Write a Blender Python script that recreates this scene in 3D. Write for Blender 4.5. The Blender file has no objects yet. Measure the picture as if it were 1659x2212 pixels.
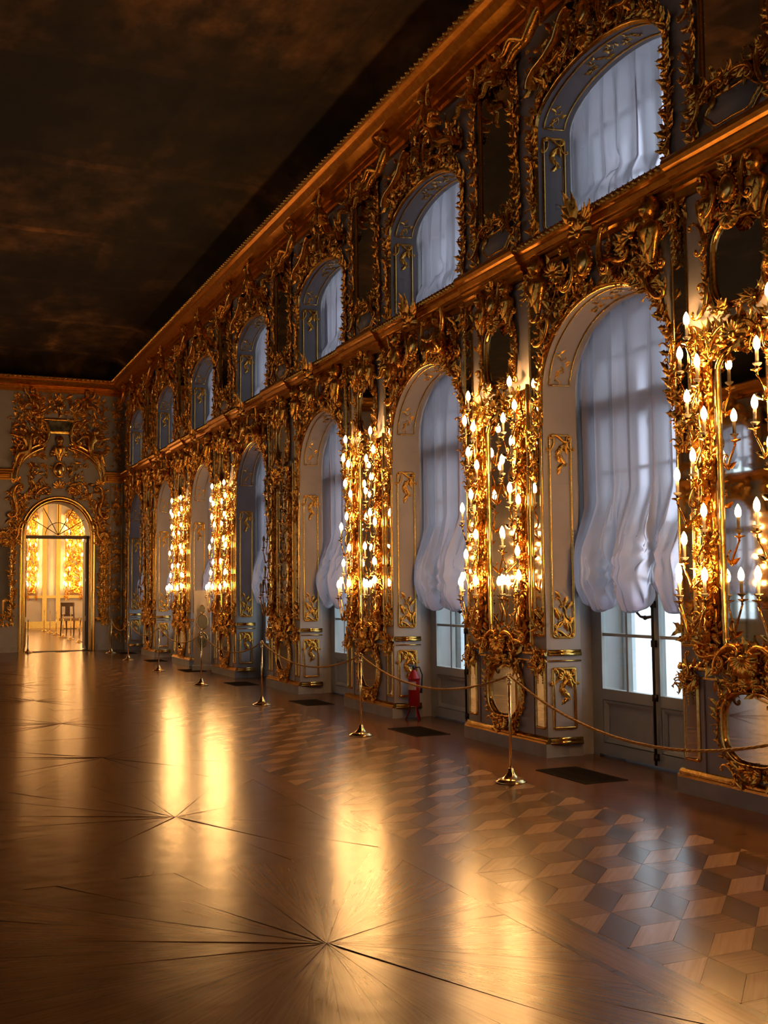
import bpy, math, random
from mathutils import Vector, Matrix
R = math.radians
PI = math.pi
sc = bpy.context.scene
col = sc.collection

# ------------------------------------------------------------------ camera, sky, exposure
PITCH, YAW, ROLL, CAM_H, FPX = 0.0706, 0.4087, -0.0091, 1.6009, 2374.66
fw = Vector((math.sin(YAW)*math.cos(PITCH), math.cos(YAW)*math.cos(PITCH), math.sin(PITCH)))
rt = Vector((math.cos(YAW), -math.sin(YAW), 0))
up = rt.cross(fw)
r2 = rt*math.cos(ROLL) + up*math.sin(ROLL)
u2 = up*math.cos(ROLL) - rt*math.sin(ROLL)
cam_data = bpy.data.cameras.new('camera')
cam_data.sensor_fit = 'VERTICAL'
cam_data.sensor_height = 36.0
cam_data.lens = 36.0*FPX/2212
cam_data.clip_start = 0.05
cam_data.clip_end = 400
cam = bpy.data.objects.new('camera', cam_data)
col.objects.link(cam)
cam.matrix_world = Matrix(((r2.x, u2.x, -fw.x, 0), (r2.y, u2.y, -fw.y, 0), (r2.z, u2.z, -fw.z, CAM_H), (0, 0, 0, 1)))
sc.camera = cam

SKY = 2.4          # overcast daylight outside the windows
BULB = 165.0       # radiance of a lit candle bulb
world = bpy.data.worlds.new('overcast_sky')
sc.world = world
world.use_nodes = True
bg = world.node_tree.nodes['Background']
bg.inputs[0].default_value = (0.78, 0.90, 1.0, 1)
bg.inputs[1].default_value = SKY
sc.view_settings.view_transform = 'Standard'
sc.view_settings.look = 'None'
sc.view_settings.gamma = 1.0
sc.view_settings.exposure = 0.0
sc.view_settings.use_curve_mapping = False
cy = sc.cycles
cy.use_denoising = True
cy.max_bounces = 6
cy.diffuse_bounces = 2
cy.glossy_bounces = 4
cy.transmission_bounces = 4
cy.transparent_max_bounces = 8
cy.use_adaptive_sampling = True
cy.adaptive_threshold = 0.08
cy.adaptive_min_samples = 16
cy.sample_clamp_indirect = 6.0
cy.caustics_reflective = False
cy.caustics_refractive = False
cy.use_light_tree = False

# ------------------------------------------------------------------ measures (metres)
BAY = 3.6
XW = 5.615             # face of the right-hand wall
PIER0 = 6.286          # centre of the pier nearest to the frame's right edge
XL = -11.4             # opposite wall
YEND = 31.4            # end wall
YBACK = -6.0
ZC = 4.98              # top of middle cornice
ZT = 7.51              # top of upper cornice
SPL, RISEL = 3.50, 0.77    # lower arch: springing, rise
SPU, RISEU = 6.10, 0.42    # upper arch
HW = 1.0                   # half width of the openings
PH = 0.80                  # half width of a pier
def pier_y(k): return PIER0 + BAY*k
def win_y(k): return PIER0 + BAY*k + BAY/2

# ------------------------------------------------------------------ materials
def new_mat(name):
    m = bpy.data.materials.new(name); m.use_nodes = True
    nt = m.node_tree
    return m, nt, nt.nodes['Principled BSDF']
def ramp(nt, stops):
    n = nt.nodes.new('ShaderNodeValToRGB')
    e = n.color_ramp.elements
    while len(e) < len(stops): e.new(0.5)
    for el, (p, c) in zip(e, stops):
        el.position = p; el.color = (*c, 1)
    return n
def noise(nt, scale, detail=3, src='Object', vec=None, rough=0.55):
    tc = nt.nodes.new('ShaderNodeTexCoord')
    n = nt.nodes.new('ShaderNodeTexNoise')
    n.inputs['Scale'].default_value = scale
    n.inputs['Detail'].default_value = detail
    n.inputs['Roughness'].default_value = rough
    s = tc.outputs[src]
    if vec:
        mp = nt.nodes.new('ShaderNodeMapping'); mp.inputs['Scale'].default_value = vec
        nt.links.new(s, mp.inputs[0]); s = mp.outputs[0]
    nt.links.new(s, n.inputs['Vector'])
    return n
def bump(nt, b, src, strength, dist=0.01):
    n = nt.nodes.new('ShaderNodeBump')
    n.inputs['Strength'].default_value = strength; n.inputs['Distance'].default_value = dist
    nt.links.new(src, n.inputs['Height']); nt.links.new(n.outputs[0], b.inputs['Normal'])
    return n
def simple(name, c1, c2, rough=0.5, metal=0.0, scale=8, bstr=0.0, bscale=60, spec=0.5):
    m, nt, b = new_mat(name)
    n = noise(nt, scale, 1); r = ramp(nt, [(0.3, c1), (0.7, c2)])
    nt.links.new(n.outputs[0], r.inputs[0]); nt.links.new(r.outputs[0], b.inputs['Base Color'])
    b.inputs['Roughness'].default_value = rough; b.inputs['Metallic'].default_value = metal
    b.inputs['Specular IOR Level'].default_value = spec
    if bstr:
        k = noise(nt, bscale, 0); bump(nt, b, k.outputs[0], bstr)
    return m
def gold_mat(name, c1, c2, r0, r1):
    m, nt, b = new_mat(name)
    n = noise(nt, 45, 0.5); r = ramp(nt, [(0.3, c1), (0.7, c2)])
    nt.links.new(n.outputs[0], r.inputs[0]); nt.links.new(r.outputs[0], b.inputs['Base Color'])
    b.inputs['Metallic'].default_value = 1.0
    mr = nt.nodes.new('ShaderNodeMapRange'); mr.inputs[3].default_value = r0; mr.inputs[4].default_value = r1
    nt.links.new(n.outputs[0], mr.inputs[0]); nt.links.new(mr.outputs[0], b.inputs['Roughness'])
    bump(nt, b, n.outputs[0], 0.12, 0.005)
    return m
GOLD = gold_mat('gilded_carving', (0.78, 0.335, 0.04), (0.98, 0.54, 0.10), 0.20, 0.40)
GOLDM = gold_mat('burnished_gilding', (0.86, 0.45, 0.08), (1.0, 0.64, 0.19), 0.14, 0.28)
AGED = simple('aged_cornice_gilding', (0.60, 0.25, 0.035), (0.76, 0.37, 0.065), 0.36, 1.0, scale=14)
BRASS = gold_mat('polished_brass', (0.86, 0.58, 0.22), (0.95, 0.70, 0.32), 0.10, 0.18)
WHITE = simple('warm_white_paint', (0.52, 0.47, 0.45), (0.58, 0.525, 0.505), 0.55, scale=3)
STONE = simple('white_plinth_stone', (0.44, 0.41, 0.38), (0.54, 0.50, 0.46), 0.45, scale=6)
DOORW = simple('grey_white_door_paint', (0.46, 0.48, 0.46), (0.54, 0.56, 0.54), 0.45, scale=4)
IRON = simple('dark_bronze', (0.05, 0.035, 0.025), (0.09, 0.06, 0.04), 0.4, 0.8)
GRATE = simple('dark_iron_grate', (0.022, 0.015, 0.010), (0.04, 0.028, 0.018), 0.9, spec=0.05)
PIT = simple('dark_grate_well', (0.010, 0.007, 0.005), (0.014, 0.010, 0.007), 1.0, spec=0.0)
SASH = simple('outer_sash_white', (0.80, 0.83, 0.84), (0.86, 0.88, 0.89), 0.5)
RED = simple('red_enamel', (0.42, 0.012, 0.02), (0.50, 0.02, 0.03), 0.3)
BLACK = simple('black_rubber', (0.012, 0.012, 0.012), (0.03, 0.03, 0.03), 0.5)
PAPER = simple('pale_printed_label', (0.62, 0.50, 0.46), (0.72, 0.62, 0.56), 0.6, scale=40)
WAX = simple('ivory_candle_sleeve', (0.80, 0.66, 0.45), (0.85, 0.72, 0.52), 0.5)
ROPE = simple('gold_twisted_rope', (0.55, 0.27, 0.05), (0.72, 0.40, 0.09), 0.6, scale=120, bstr=0.4, bscale=200)
VEIN = simple('grey_green_felt', (0.20, 0.20, 0.16), (0.27, 0.26, 0.21), 0.85, scale=30)
CHAIRW = simple('dark_chair_wood', (0.10, 0.05, 0.02), (0.16, 0.08, 0.035), 0.4)
SNOW = simple('snowy_ground_outside', (0.75, 0.78, 0.82), (0.85, 0.87, 0.9), 0.9, scale=0.2)
CREAM = simple('cream_next_room_paint', (0.74, 0.66, 0.52), (0.80, 0.73, 0.60), 0.55, scale=3)

def mirror_mat():
    m, nt, b = new_mat('old_mirror_glass')
    b.inputs['Metallic'].default_value = 1.0
    n = noise(nt, 3, 2); r = ramp(nt, [(0.3, (0.62, 0.60, 0.55)), (0.7, (0.72, 0.70, 0.65))])
    nt.links.new(n.outputs[0], r.inputs[0]); nt.links.new(r.outputs[0], b.inputs['Base Color'])
    b.inputs['Roughness'].default_value = 0.025
    return m
MIRROR = mirror_mat()
def emit_mat(name, c, s):
    m = bpy.data.materials.new(name); m.use_nodes = True
    nt = m.node_tree; nt.nodes.clear()
    o = nt.nodes.new('ShaderNodeOutputMaterial'); e = nt.nodes.new('ShaderNodeEmission')
    e.inputs[0].default_value = (*c, 1); e.inputs[1].default_value = s
    nt.links.new(e.outputs[0], o.inputs[0])
    return m
LIT = emit_mat('lit_candle_bulb', (1.0, 0.52, 0.175), BULB)
UNLIT = simple('unlit_frosted_bulb', (0.55, 0.46, 0.34), (0.6, 0.52, 0.4), 0.25)
def pane_mat():
    m = bpy.data.materials.new('window_pane_glass'); m.use_nodes = True
    nt = m.node_tree; nt.nodes.clear()
    o = nt.nodes.new('ShaderNodeOutputMaterial')
    t = nt.nodes.new('ShaderNodeBsdfTransparent'); t.inputs[0].default_value = (0.93, 0.97, 0.98, 1)
    g = nt.nodes.new('ShaderNodeBsdfGlossy'); g.inputs['Roughness'].default_value = 0.03
    mx = nt.nodes.new('ShaderNodeMixShader'); mx.inputs[0].default_value = 0.07
    nt.links.new(t.outputs[0], mx.inputs[1]); nt.links.new(g.outputs[0], mx.inputs[2]); nt.links.new(mx.outputs[0], o.inputs[0])
    return m
PANE = pane_mat()
def curtain_mat():
    m = bpy.data.materials.new('sheer_white_silk'); m.use_nodes = True
    nt = m.node_tree; nt.nodes.clear()
    o = nt.nodes.new('ShaderNodeOutputMaterial')
    d = nt.nodes.new('ShaderNodeBsdfDiffuse'); d.inputs[0].default_value = (0.84, 0.77, 0.75, 1)
    t = nt.nodes.new('ShaderNodeBsdfTranslucent'); t.inputs[0].default_value = (0.84, 0.74, 0.84, 1)
    p = nt.nodes.new('ShaderNodeBsdfRefraction'); p.inputs['Color'].default_value = (0.92, 0.83, 0.95, 1)
    p.inputs['Roughness'].default_value = 0.55; p.inputs['IOR'].default_value = 1.16      # fine weave: daylight passes almost straight, softly spread
    a = nt.nodes.new('ShaderNodeMixShader'); a.inputs[0].default_value = 0.45
    b = nt.nodes.new('ShaderNodeMixShader')
    tc = nt.nodes.new('ShaderNodeTexCoord'); mp = nt.nodes.new('ShaderNodeMapping'); mp.inputs['Scale'].default_value = (260, 260, 6)
    w = nt.nodes.new('ShaderNodeTexNoise'); w.inputs['Scale'].default_value = 1.0
    mr = nt.nodes.new('ShaderNodeMapRange'); mr.inputs[3].default_value = 0.36; mr.inputs[4].default_value = 0.54
    nt.links.new(tc.outputs['Object'], mp.inputs[0]); nt.links.new(mp.outputs[0], w.inputs['Vector'])
    nt.links.new(w.outputs[0], mr.inputs[0]); nt.links.new(mr.outputs[0], b.inputs[0])
    nt.links.new(d.outputs[0], a.inputs[1]); nt.links.new(t.outputs[0], a.inputs[2])
    nt.links.new(a.outputs[0], b.inputs[1]); nt.links.new(p.outputs[0], b.inputs[2]); nt.links.new(b.outputs[0], o.inputs[0])
    return m
SILK = curtain_mat()
def wood_mat(name, c1, c2, c3):
    m, nt, b = new_mat(name)
    n = noise(nt, 1.0, 2, 'UV', (2.2, 55, 1))
    r = ramp(nt, [(0.25, c1), (0.5, c2), (0.8, c3)])
    oi = nt.nodes.new('ShaderNodeObjectInfo'); ge = nt.nodes.new('ShaderNodeNewGeometry')
    ad = nt.nodes.new('ShaderNodeMath'); ad.operation = 'ADD'
    nt.links.new(oi.outputs['Random'], ad.inputs[0]); nt.links.new(ge.outputs['Random Per Island'], ad.inputs[1])
    fr = nt.nodes.new('ShaderNodeMath'); fr.operation = 'FRACT'; nt.links.new(ad.outputs[0], fr.inputs[0])
    mr = nt.nodes.new('ShaderNodeMapRange'); mr.inputs[3].default_value = 0.78; mr.inputs[4].default_value = 1.16
    nt.links.new(fr.outputs[0], mr.inputs[0])
    mu = nt.nodes.new('ShaderNodeMix'); mu.data_type = 'RGBA'; mu.blend_type = 'MULTIPLY'; mu.inputs[0].default_value = 1.0
    nt.links.new(n.outputs[0], r.inputs[0]); nt.links.new(r.outputs[0], mu.inputs[6]); nt.links.new(mr.outputs[0], mu.inputs[7])
    nt.links.new(mu.outputs[2], b.inputs['Base Color'])
    b.inputs['Roughness'].default_value = 0.23
    b.inputs['Specular IOR Level'].default_value = 0.6
    k = noise(nt, 5.0, 1, 'Object'); k2 = noise(nt, 1.0, 1, 'UV', (3, 40, 1))
    ma = nt.nodes.new('ShaderNodeMath'); ma.operation = 'MULTIPLY_ADD'; ma.inputs[1].default_value = 0.10
    nt.links.new(k2.outputs[0], ma.inputs[0]); nt.links.new(k.outputs[0], ma.inputs[2])
    bump(nt, b, ma.outputs[0], 0.16, 0.012)
    return m
OAK = wood_mat('honey_oak_parquet', (0.13, 0.055, 0.018), (0.185, 0.082, 0.028), (0.23, 0.105, 0.038))
MAPLE = wood_mat('pale_maple_parquet', (0.34, 0.18, 0.085), (0.40, 0.22, 0.11), (0.46, 0.26, 0.14))
MIDW = wood_mat('brown_oak_parquet', (0.17, 0.075, 0.028), (0.22, 0.10, 0.038), (0.26, 0.12, 0.05))
DARKW = wood_mat('dark_walnut_parquet', (0.085, 0.036, 0.016), (0.12, 0.055, 0.024), (0.15, 0.07, 0.03))
REDW = wood_mat('red_brown_border_wood', (0.12, 0.04, 0.018), (0.16, 0.06, 0.025), (0.20, 0.075, 0.03))
GROOVE = simple('dark_floor_bed', (0.03, 0.015, 0.008), (0.05, 0.025, 0.012), 0.7)
def ceiling_mat():
    m, nt, b = new_mat('dark_painted_ceiling')
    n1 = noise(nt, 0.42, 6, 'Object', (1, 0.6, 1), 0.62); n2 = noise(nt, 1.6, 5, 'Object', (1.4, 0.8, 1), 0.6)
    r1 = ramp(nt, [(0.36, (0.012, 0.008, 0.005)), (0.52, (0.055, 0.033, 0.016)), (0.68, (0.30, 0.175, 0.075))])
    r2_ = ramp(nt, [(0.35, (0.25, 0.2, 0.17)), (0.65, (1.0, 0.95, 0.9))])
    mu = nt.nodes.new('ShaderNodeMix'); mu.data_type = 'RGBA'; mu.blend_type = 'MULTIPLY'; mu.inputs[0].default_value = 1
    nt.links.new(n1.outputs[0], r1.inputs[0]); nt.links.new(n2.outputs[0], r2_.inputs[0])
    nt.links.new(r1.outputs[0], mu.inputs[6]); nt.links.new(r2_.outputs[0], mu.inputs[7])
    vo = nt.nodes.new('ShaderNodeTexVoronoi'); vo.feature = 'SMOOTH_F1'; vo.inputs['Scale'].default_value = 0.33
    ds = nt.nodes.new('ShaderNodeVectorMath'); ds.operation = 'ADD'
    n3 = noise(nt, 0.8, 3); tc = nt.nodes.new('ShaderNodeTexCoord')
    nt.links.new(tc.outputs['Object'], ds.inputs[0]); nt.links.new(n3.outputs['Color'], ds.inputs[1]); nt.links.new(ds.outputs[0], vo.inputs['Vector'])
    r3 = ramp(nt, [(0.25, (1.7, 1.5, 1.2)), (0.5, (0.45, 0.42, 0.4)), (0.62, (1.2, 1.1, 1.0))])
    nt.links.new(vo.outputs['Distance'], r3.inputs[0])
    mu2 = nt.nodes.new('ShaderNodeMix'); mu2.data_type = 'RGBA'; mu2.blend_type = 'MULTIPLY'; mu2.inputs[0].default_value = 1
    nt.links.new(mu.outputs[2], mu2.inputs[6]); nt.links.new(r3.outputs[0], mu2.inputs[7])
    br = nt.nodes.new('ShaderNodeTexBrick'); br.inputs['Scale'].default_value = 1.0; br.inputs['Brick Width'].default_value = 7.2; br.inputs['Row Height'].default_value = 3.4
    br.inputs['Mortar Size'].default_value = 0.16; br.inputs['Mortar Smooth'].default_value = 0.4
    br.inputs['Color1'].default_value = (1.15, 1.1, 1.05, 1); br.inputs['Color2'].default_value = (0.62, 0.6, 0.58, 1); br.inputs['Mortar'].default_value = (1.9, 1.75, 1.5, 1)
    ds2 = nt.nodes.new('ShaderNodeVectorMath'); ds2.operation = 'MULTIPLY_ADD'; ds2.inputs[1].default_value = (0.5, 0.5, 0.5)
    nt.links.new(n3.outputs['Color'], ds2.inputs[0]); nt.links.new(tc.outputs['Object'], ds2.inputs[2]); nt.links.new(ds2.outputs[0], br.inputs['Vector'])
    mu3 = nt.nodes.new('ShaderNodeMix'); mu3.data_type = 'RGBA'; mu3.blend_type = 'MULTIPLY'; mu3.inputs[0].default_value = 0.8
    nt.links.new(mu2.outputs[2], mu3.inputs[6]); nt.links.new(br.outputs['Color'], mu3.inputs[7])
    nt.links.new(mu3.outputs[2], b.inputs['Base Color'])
    b.inputs['Roughness'].default_value = 0.8
    return m
CEILM = ceiling_mat()
def paint_mat():
    m, nt, b = new_mat('dim_painted_overdoor_canvas')
    n = noise(nt, 5, 4); r = ramp(nt, [(0.35, (0.04, 0.035, 0.02)), (0.5, (0.16, 0.13, 0.07)), (0.68, (0.36, 0.32, 0.2))])
    nt.links.new(n.outputs[0], r.inputs[0]); nt.links.new(r.outputs[0], b.inputs['Base Color'])
    b.inputs['Roughness'].default_value = 0.6
    return m
CANVAS = paint_mat()

# ------------------------------------------------------------------ mesh building
class MB:
    def __init__(s): s.v = []; s.f = []; s.uv = None
    def add(s, vs, fs, M=None):
        o = len(s.v)
        s.v += [tuple(M @ Vector(p)) for p in vs] if M is not None else [tuple(p) for p in vs]
        s.f += [tuple(i+o for i in f) for f in fs]
    def box(s, x0, x1, y0, y1, z0, z1, M=None):
        vs = [(x, y, z) for z in (z0, z1) for y in (y0, y1) for x in (x0, x1)]
        s.add(vs, [(0,2,3,1), (4,5,7,6), (0,1,5,4), (2,6,7,3), (0,4,6,2), (1,3,7,5)], M)
    def tube(s, pts, rad, n=6, flat=1.0, M=None, cap=True):
        P = [Vector(p) for p in pts]; N = len(P)
        if not hasattr(rad, '__len__'): rad = [rad]*N
        vs = []; fs = []; prev = None
        for i, p in enumerate(P):
            t = (P[min(i+1, N-1)] - P[max(i-1, 0)])
            if t.length < 1e-9: t = Vector((0, 0, 1))
            t.normalize()
            if prev is None:
                a = Vector((0, 1, 0)) if abs(t.y) < 0.9 else Vector((1, 0, 0))
                nrm = (a - t*a.dot(t)).normalized()
            else:
                nrm = (prev - t*prev.dot(t))
                nrm = nrm.normalized() if nrm.length > 1e-6 else t.orthogonal().normalized()
            prev = nrm; bi = t.cross(nrm)
            for k in range(n):
                a = 2*PI*k/n
                vs.append(p + nrm*(math.cos(a)*rad[i]*flat) + bi*(math.sin(a)*rad[i]))
        for i in range(N-1):
            for k in range(n):
                fs.append((i*n+k, i*n+(k+1) % n, (i+1)*n+(k+1) % n, (i+1)*n+k))
        if cap:
            fs.append(tuple(range(n-1, -1, -1))); fs.append(tuple((N-1)*n+k for k in range(n)))
        s.add(vs, fs, M)
    def lathe(s, prof, n=12, M=None, c=(0, 0, 0)):
        vs = []; fs = []; m = len(prof)
        for r, z in prof:
            for k in range(n):
                a = 2*PI*k/n
                vs.append((c[0]+r*math.cos(a), c[1]+r*math.sin(a), c[2]+z))
        for i in range(m-1):
            for k in range(n):
                fs.append((i*n+k, i*n+(k+1) % n, (i+1)*n+(k+1) % n, (i+1)*n+k))
        fs.append(tuple(range(n-1, -1, -1))); fs.append(tuple((m-1)*n+k for k in range(n)))
        s.add(vs, fs, M)
    def grid(s, fn, nu, nv, M=None, wrap=False):
        vs = [fn(u/nu, v/nv) for v in range(nv+1) for u in range(nu if wrap else nu+1)]
        w = nu if wrap else nu+1
        fs = []
        for v in range(nv):
            for u in range(nu):
                a = v*w+u; b = v*w+(u+1) % w
                fs.append((a, b, b+w, a+w))
        s.add(vs, fs, M)
    def ball(s, c, r, M=None, n=7, m=5, sq=(1, 1, 1)):
        def fn(u, v):
            a = u*2*PI; b = v*PI
            return (c[0]+r*sq[0]*math.sin(b)*math.cos(a), c[1]+r*sq[1]*math.sin(b)*math.sin(a), c[2]-r*sq[2]*math.cos(b))
        s.grid(fn, n, m, M, True)
    def prism(s, poly, y0, y1, M=None):           # outline in x,z pushed along y
        n = len(poly)
        vs = [(x, y0, z) for x, z in poly] + [(x, y1, z) for x, z in poly]
        fs = [tuple(range(n)), tuple(range(2*n-1, n-1, -1))] + [(i, i+n, (i+1) % n+n, (i+1) % n) for i in range(n)]
        s.add(vs, fs, M)
    def sweep(s, path, prof, closed=True, M=None):  # moulding along an outline in x,z; profile (outward offset, height)
        n = len(path); vs = []; fs = []; m = len(prof)
        for i in range(n):
            a = path[i-1] if (closed or i > 0) else path[0]
            b = path[(i+1) % n] if (closed or i < n-1) else path[-1]
            p = path[i]
            def nrm(q, r_):
                dx, dz = r_[0]-q[0], r_[1]-q[1]; l = math.hypot(dx, dz) or 1
                return (dz/l, -dx/l)
            n1 = nrm(a, p) if a != p else nrm(p, b)
            n2 = nrm(p, b) if b != p else n1
            nx, nz = n1[0]+n2[0], n1[1]+n2[1]; l = math.hypot(nx, nz) or 1
            nx /= l; nz /= l
            k = 1/max(0.45, nx*n1[0]+nz*n1[1])
            for o, d in prof: vs.append((p[0]+nx*o*k, -d, p[1]+nz*o*k))
        for i in range(n if closed else n-1):
            j = (i+1) % n
            for q in range(m-1): fs.append((i*m+q, i*m+q+1, j*m+q+1, j*m+q))
        s.add(vs, fs, M)
    def extrude_y(s, prof, y0, y1, M=None):       # profile in x,z swept along y
        n = len(prof)
        vs = [(x, y0, z) for x, z in prof] + [(x, y1, z) for x, z in prof]
        fs = [(i, i+n, i+1+n, i+1) for i in range(n-1)]
        fs += [tuple(range(n)), tuple(range(2*n-1, n-1, -1))]
        s.add(vs, fs, M)
    def mesh(s, name, mat, smooth=True):
        me = bpy.data.meshes.new(name)
        me.from_pydata(s.v, [], s.f)
        if s.uv:
            ul = me.uv_layers.new(name='uv')
            for lp in me.loops: ul.data[lp.index].uv = s.uv[lp.vertex_index]
        me.materials.append(mat)
        if smooth: me.polygons.foreach_set('use_smooth', [True]*len(me.polygons))
        me.update()
        return me
def T(x=0, y=0, z=0, rot=0.0, s=1.0, sx=1.0, ry=None):   # place in the wall plane: rot turns within x,z
    M = Matrix.Translation((x, y, z)) @ Matrix.Rotation(-rot, 4, 'Y')
    if ry is not None: M = M @ Matrix.Rotation(ry, 4, 'Z')
    return M @ Matrix.Diagonal((s*sx, s, s, 1))

# ------------------------------------------------------------------ objects
def obj(name, me, parent=None, M=None):
    o = bpy.data.objects.new(name, me)
    col.objects.link(o)
    if parent is not None: o.parent = parent
    if M is not None: o.matrix_basis = M
    return o
def tag(o, label=None, cat=None, group=None, kind=None):
    if label: o['label'] = label
    if cat: o['category'] = cat
    if group: o['group'] = group
    if kind: o['kind'] = kind
    return o
def structure(name, me=None, M=None, label=None):
    o = obj(name, me, None, M); o['kind'] = 'structure'
    if label: o['label'] = label
    return o
class Spec:
    """A thing described once: base point and parts (name, mesh, matrix, subparts) in wall coordinates."""
    def __init__(s, name, cat, base): s.name = name; s.cat = cat; s.base = Vector(base); s.parts = []
    def part(s, name, me, M=None, subs=()):
        s.parts.append((name, me, M if M is not None else Matrix(), subs)); return s
    def put(s, W, label, group=None, kind=None):
        B = Matrix.Translation(s.base); Bi = Matrix.Translation(-s.base)
        r = obj(s.name, None, None, W @ B); r.empty_display_size = 0.1
        tag(r, label, s.cat, group, kind)
        for nm, me, M, subs in s.parts:
            p = obj(nm, me, r, Bi @ M)
            for sn, sm, SM in subs: obj(sn, sm, p, SM)
        return r
def wall_R(y, x=XW): return Matrix.Translation((x, y, 0)) @ Matrix.Rotation(R(-90), 4, 'Z')
def wall_L(y): return Matrix.Translation((XL, y, 0)) @ Matrix.Rotation(R(90), 4, 'Z')
def wall_E(x, y=YEND): return Matrix.Translation((x, y, 0))

# ------------------------------------------------------------------ carved ornament
def leaf(mb, M, L=0.1, W=0.04, bulge=0.3, curl=0.18, lob=3, nv=7):
    def fn(u, v):
        a = u*2-1
        w = W*0.5*(math.sin(PI*min(1, v*0.88+0.1))**0.75)*(1+0.32*math.cos(lob*2*PI*v+0.6)*abs(a))
        if v > 0.999: w = W*0.03
        y = -W*bulge*(1-abs(a)**1.6)*(0.4+0.6*math.sin(PI*min(1, v+0.15))) + (W*0.12 if abs(abs(a)-0.5) < 0.01 else 0)
        y -= curl*L*v*v
        return (a*w, y, L*v - abs(a)*W*0.12)
    mb.grid(fn, 4, nv, M)
def scroll_pts(kind, n=34, a=1.25, b=26.0, p=3.0):
    th = PI/2; x = z = 0.0; half = []
    ds = 1.0/n
    for i in range(n):
        t = (i+0.5)*ds
        k = (a+b*t**p)
        half.append((x, z)); x += math.cos(th)*ds; z += math.sin(th)*ds; th += k*ds
    half.append((x, z))
    if kind == 'C': lo = [(q[0], -q[1]) for q in half[:0:-1]]
    else: lo = [(-q[0], -q[1]) for q in half[:0:-1]]
    P = lo+half
    h = max(q[1] for q in P)-min(q[1] for q in P)
    return [(q[0]/h, q[1]/h) for q in P]
_SC = {k: scroll_pts(k) for k in 'CS'}
def scroll(mb, M, size=0.2, kind='C', r=0.075, lift=0.12, n=6, step=2):
    P = _SC[kind]; N = len(P)
    idx = list(range(0, N, step))
    if idx[-1] != N-1: idx.append(N-1)
    pts = []; rad = []
    for i in idx:
        t = abs(2*i/(N-1)-1)
        pts.append((P[i][0]*size, -size*(r*0.6+lift*t*t), P[i][1]*size)); rad.append(size*r*(1-0.62*t))
    mb.tube(pts, rad, n, 0.9, M)
    for e in (0, -1): mb.ball(pts[e], size*r*0.75, M, 6, 4)
def rosette(mb, M, r=0.05, n=6):
    for k in range(n):
        leaf(mb, M @ T(rot=2*PI*k/n), r, r*0.75, 0.45, 0.25, 1, 4)
    mb.ball((0, -r*0.25, 0), r*0.3, M, 7, 5)
def shell(mb, M, r=0.12, ribs=9):
    def fn(u, v):
        a = (u-0.5)*R(215); rr = r*v*(1+0.07*abs(math.cos(ribs*PI*u))*v)
        y = -r*(0.20+0.22*math.sin(PI*v*0.85))*(0.75+0.25*abs(math.cos(ribs*PI*u))*v)
        if v > 0.99: y += r*0.16
        return (rr*math.sin(a), y, rr*math.cos(a))
    mb.grid(fn, ribs*4, 6, M)
    mb.ball((0, -r*0.25, -r*0.02), r*0.22, M)
def spray(mb, M, r=0.15, n=5, span=130, seed=0, w=0.36):
    rg = random.Random(seed)
    for k in range(n):
        a = R(span)*(k/(n-1)-0.5) if n > 1 else 0
        leaf(mb, M @ T(rot=a), r*(1-0.35*abs(k/(n-1)-0.5)*2)*rg.uniform(0.88, 1.1), r*w, 0.35, rg.uniform(0.12, 0.4), 3)
    mb.ball((0, -r*0.08, 0), r*0.13, M, 6, 4)
def husks(mb, M, L=0.4, n=7, w=0.05):
    for k in range(n):
        t = k/n
        s = w*(1-0.55*t)
        z = -L*t
        for sx in (-1, 0, 1): leaf(mb, M @ T(sx*s*0.25, -0.004, z, PI+sx*0.55), s*1.5, s*0.7, 0.5, 0.2, 2, 4)
        mb.ball((0, -s*0.35, z), s*0.3, M, 6, 4)
def vine(mb, path, seed=1, size=0.09, dens=0.045, stem=0.012, scr=0.22, off=0.0, depth=1.0):
    """Leaves, buds and small volutes along a polyline in x,z."""
    rg = random.Random(seed)
    L = [0]
    for a, b in zip(path, path[1:]): L.append(L[-1]+math.hypot(b[0]-a[0], b[1]-a[1]))
    def at(s):
        for i in range(len(path)-1):
            if s <= L[i+1] or i == len(path)-2:
                d = (L[i+1]-L[i]) or 1; t = (s-L[i])/d
                dx, dz = path[i+1][0]-path[i][0], path[i+1][1]-path[i][1]
                return path[i][0]+dx*t, path[i][1]+dz*t, math.atan2(-dx, dz)
    if stem: mb.tube([(x, -0.02-0.008*math.sin(i*1.7), z) for i, (x, z) in enumerate(path)], stem, 5)
    s = 0.0; k = 0
    while s < L[-1]:
        x, z, ang = at(s)
        sd = 1 if k % 2 else -1
        q = rg.random(); sz = size*rg.uniform(0.7, 1.3)
        M = T(x+rg.uniform(-off, off), -0.012-rg.uniform(0, 0.035)*depth, z, ang+sd*rg.uniform(0.5, 1.35))
        if q < scr: scroll(mb, M @ T(0, -0.006, sz*0.5, 0, 1, sd), sz*1.25, rg.choice('CS'), 0.09, 0.2, 5, 3)
        elif q < scr+0.07: rosette(mb, M @ T(0, -0.012, sz*0.4), sz*0.42, 5)
        else: leaf(mb, M, sz*1.25, sz*0.62, 0.42, rg.uniform(0.1, 0.45), rg.choice((2, 3)), 6)
        s += dens*rg.uniform(0.75, 1.25); k += 1
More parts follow.
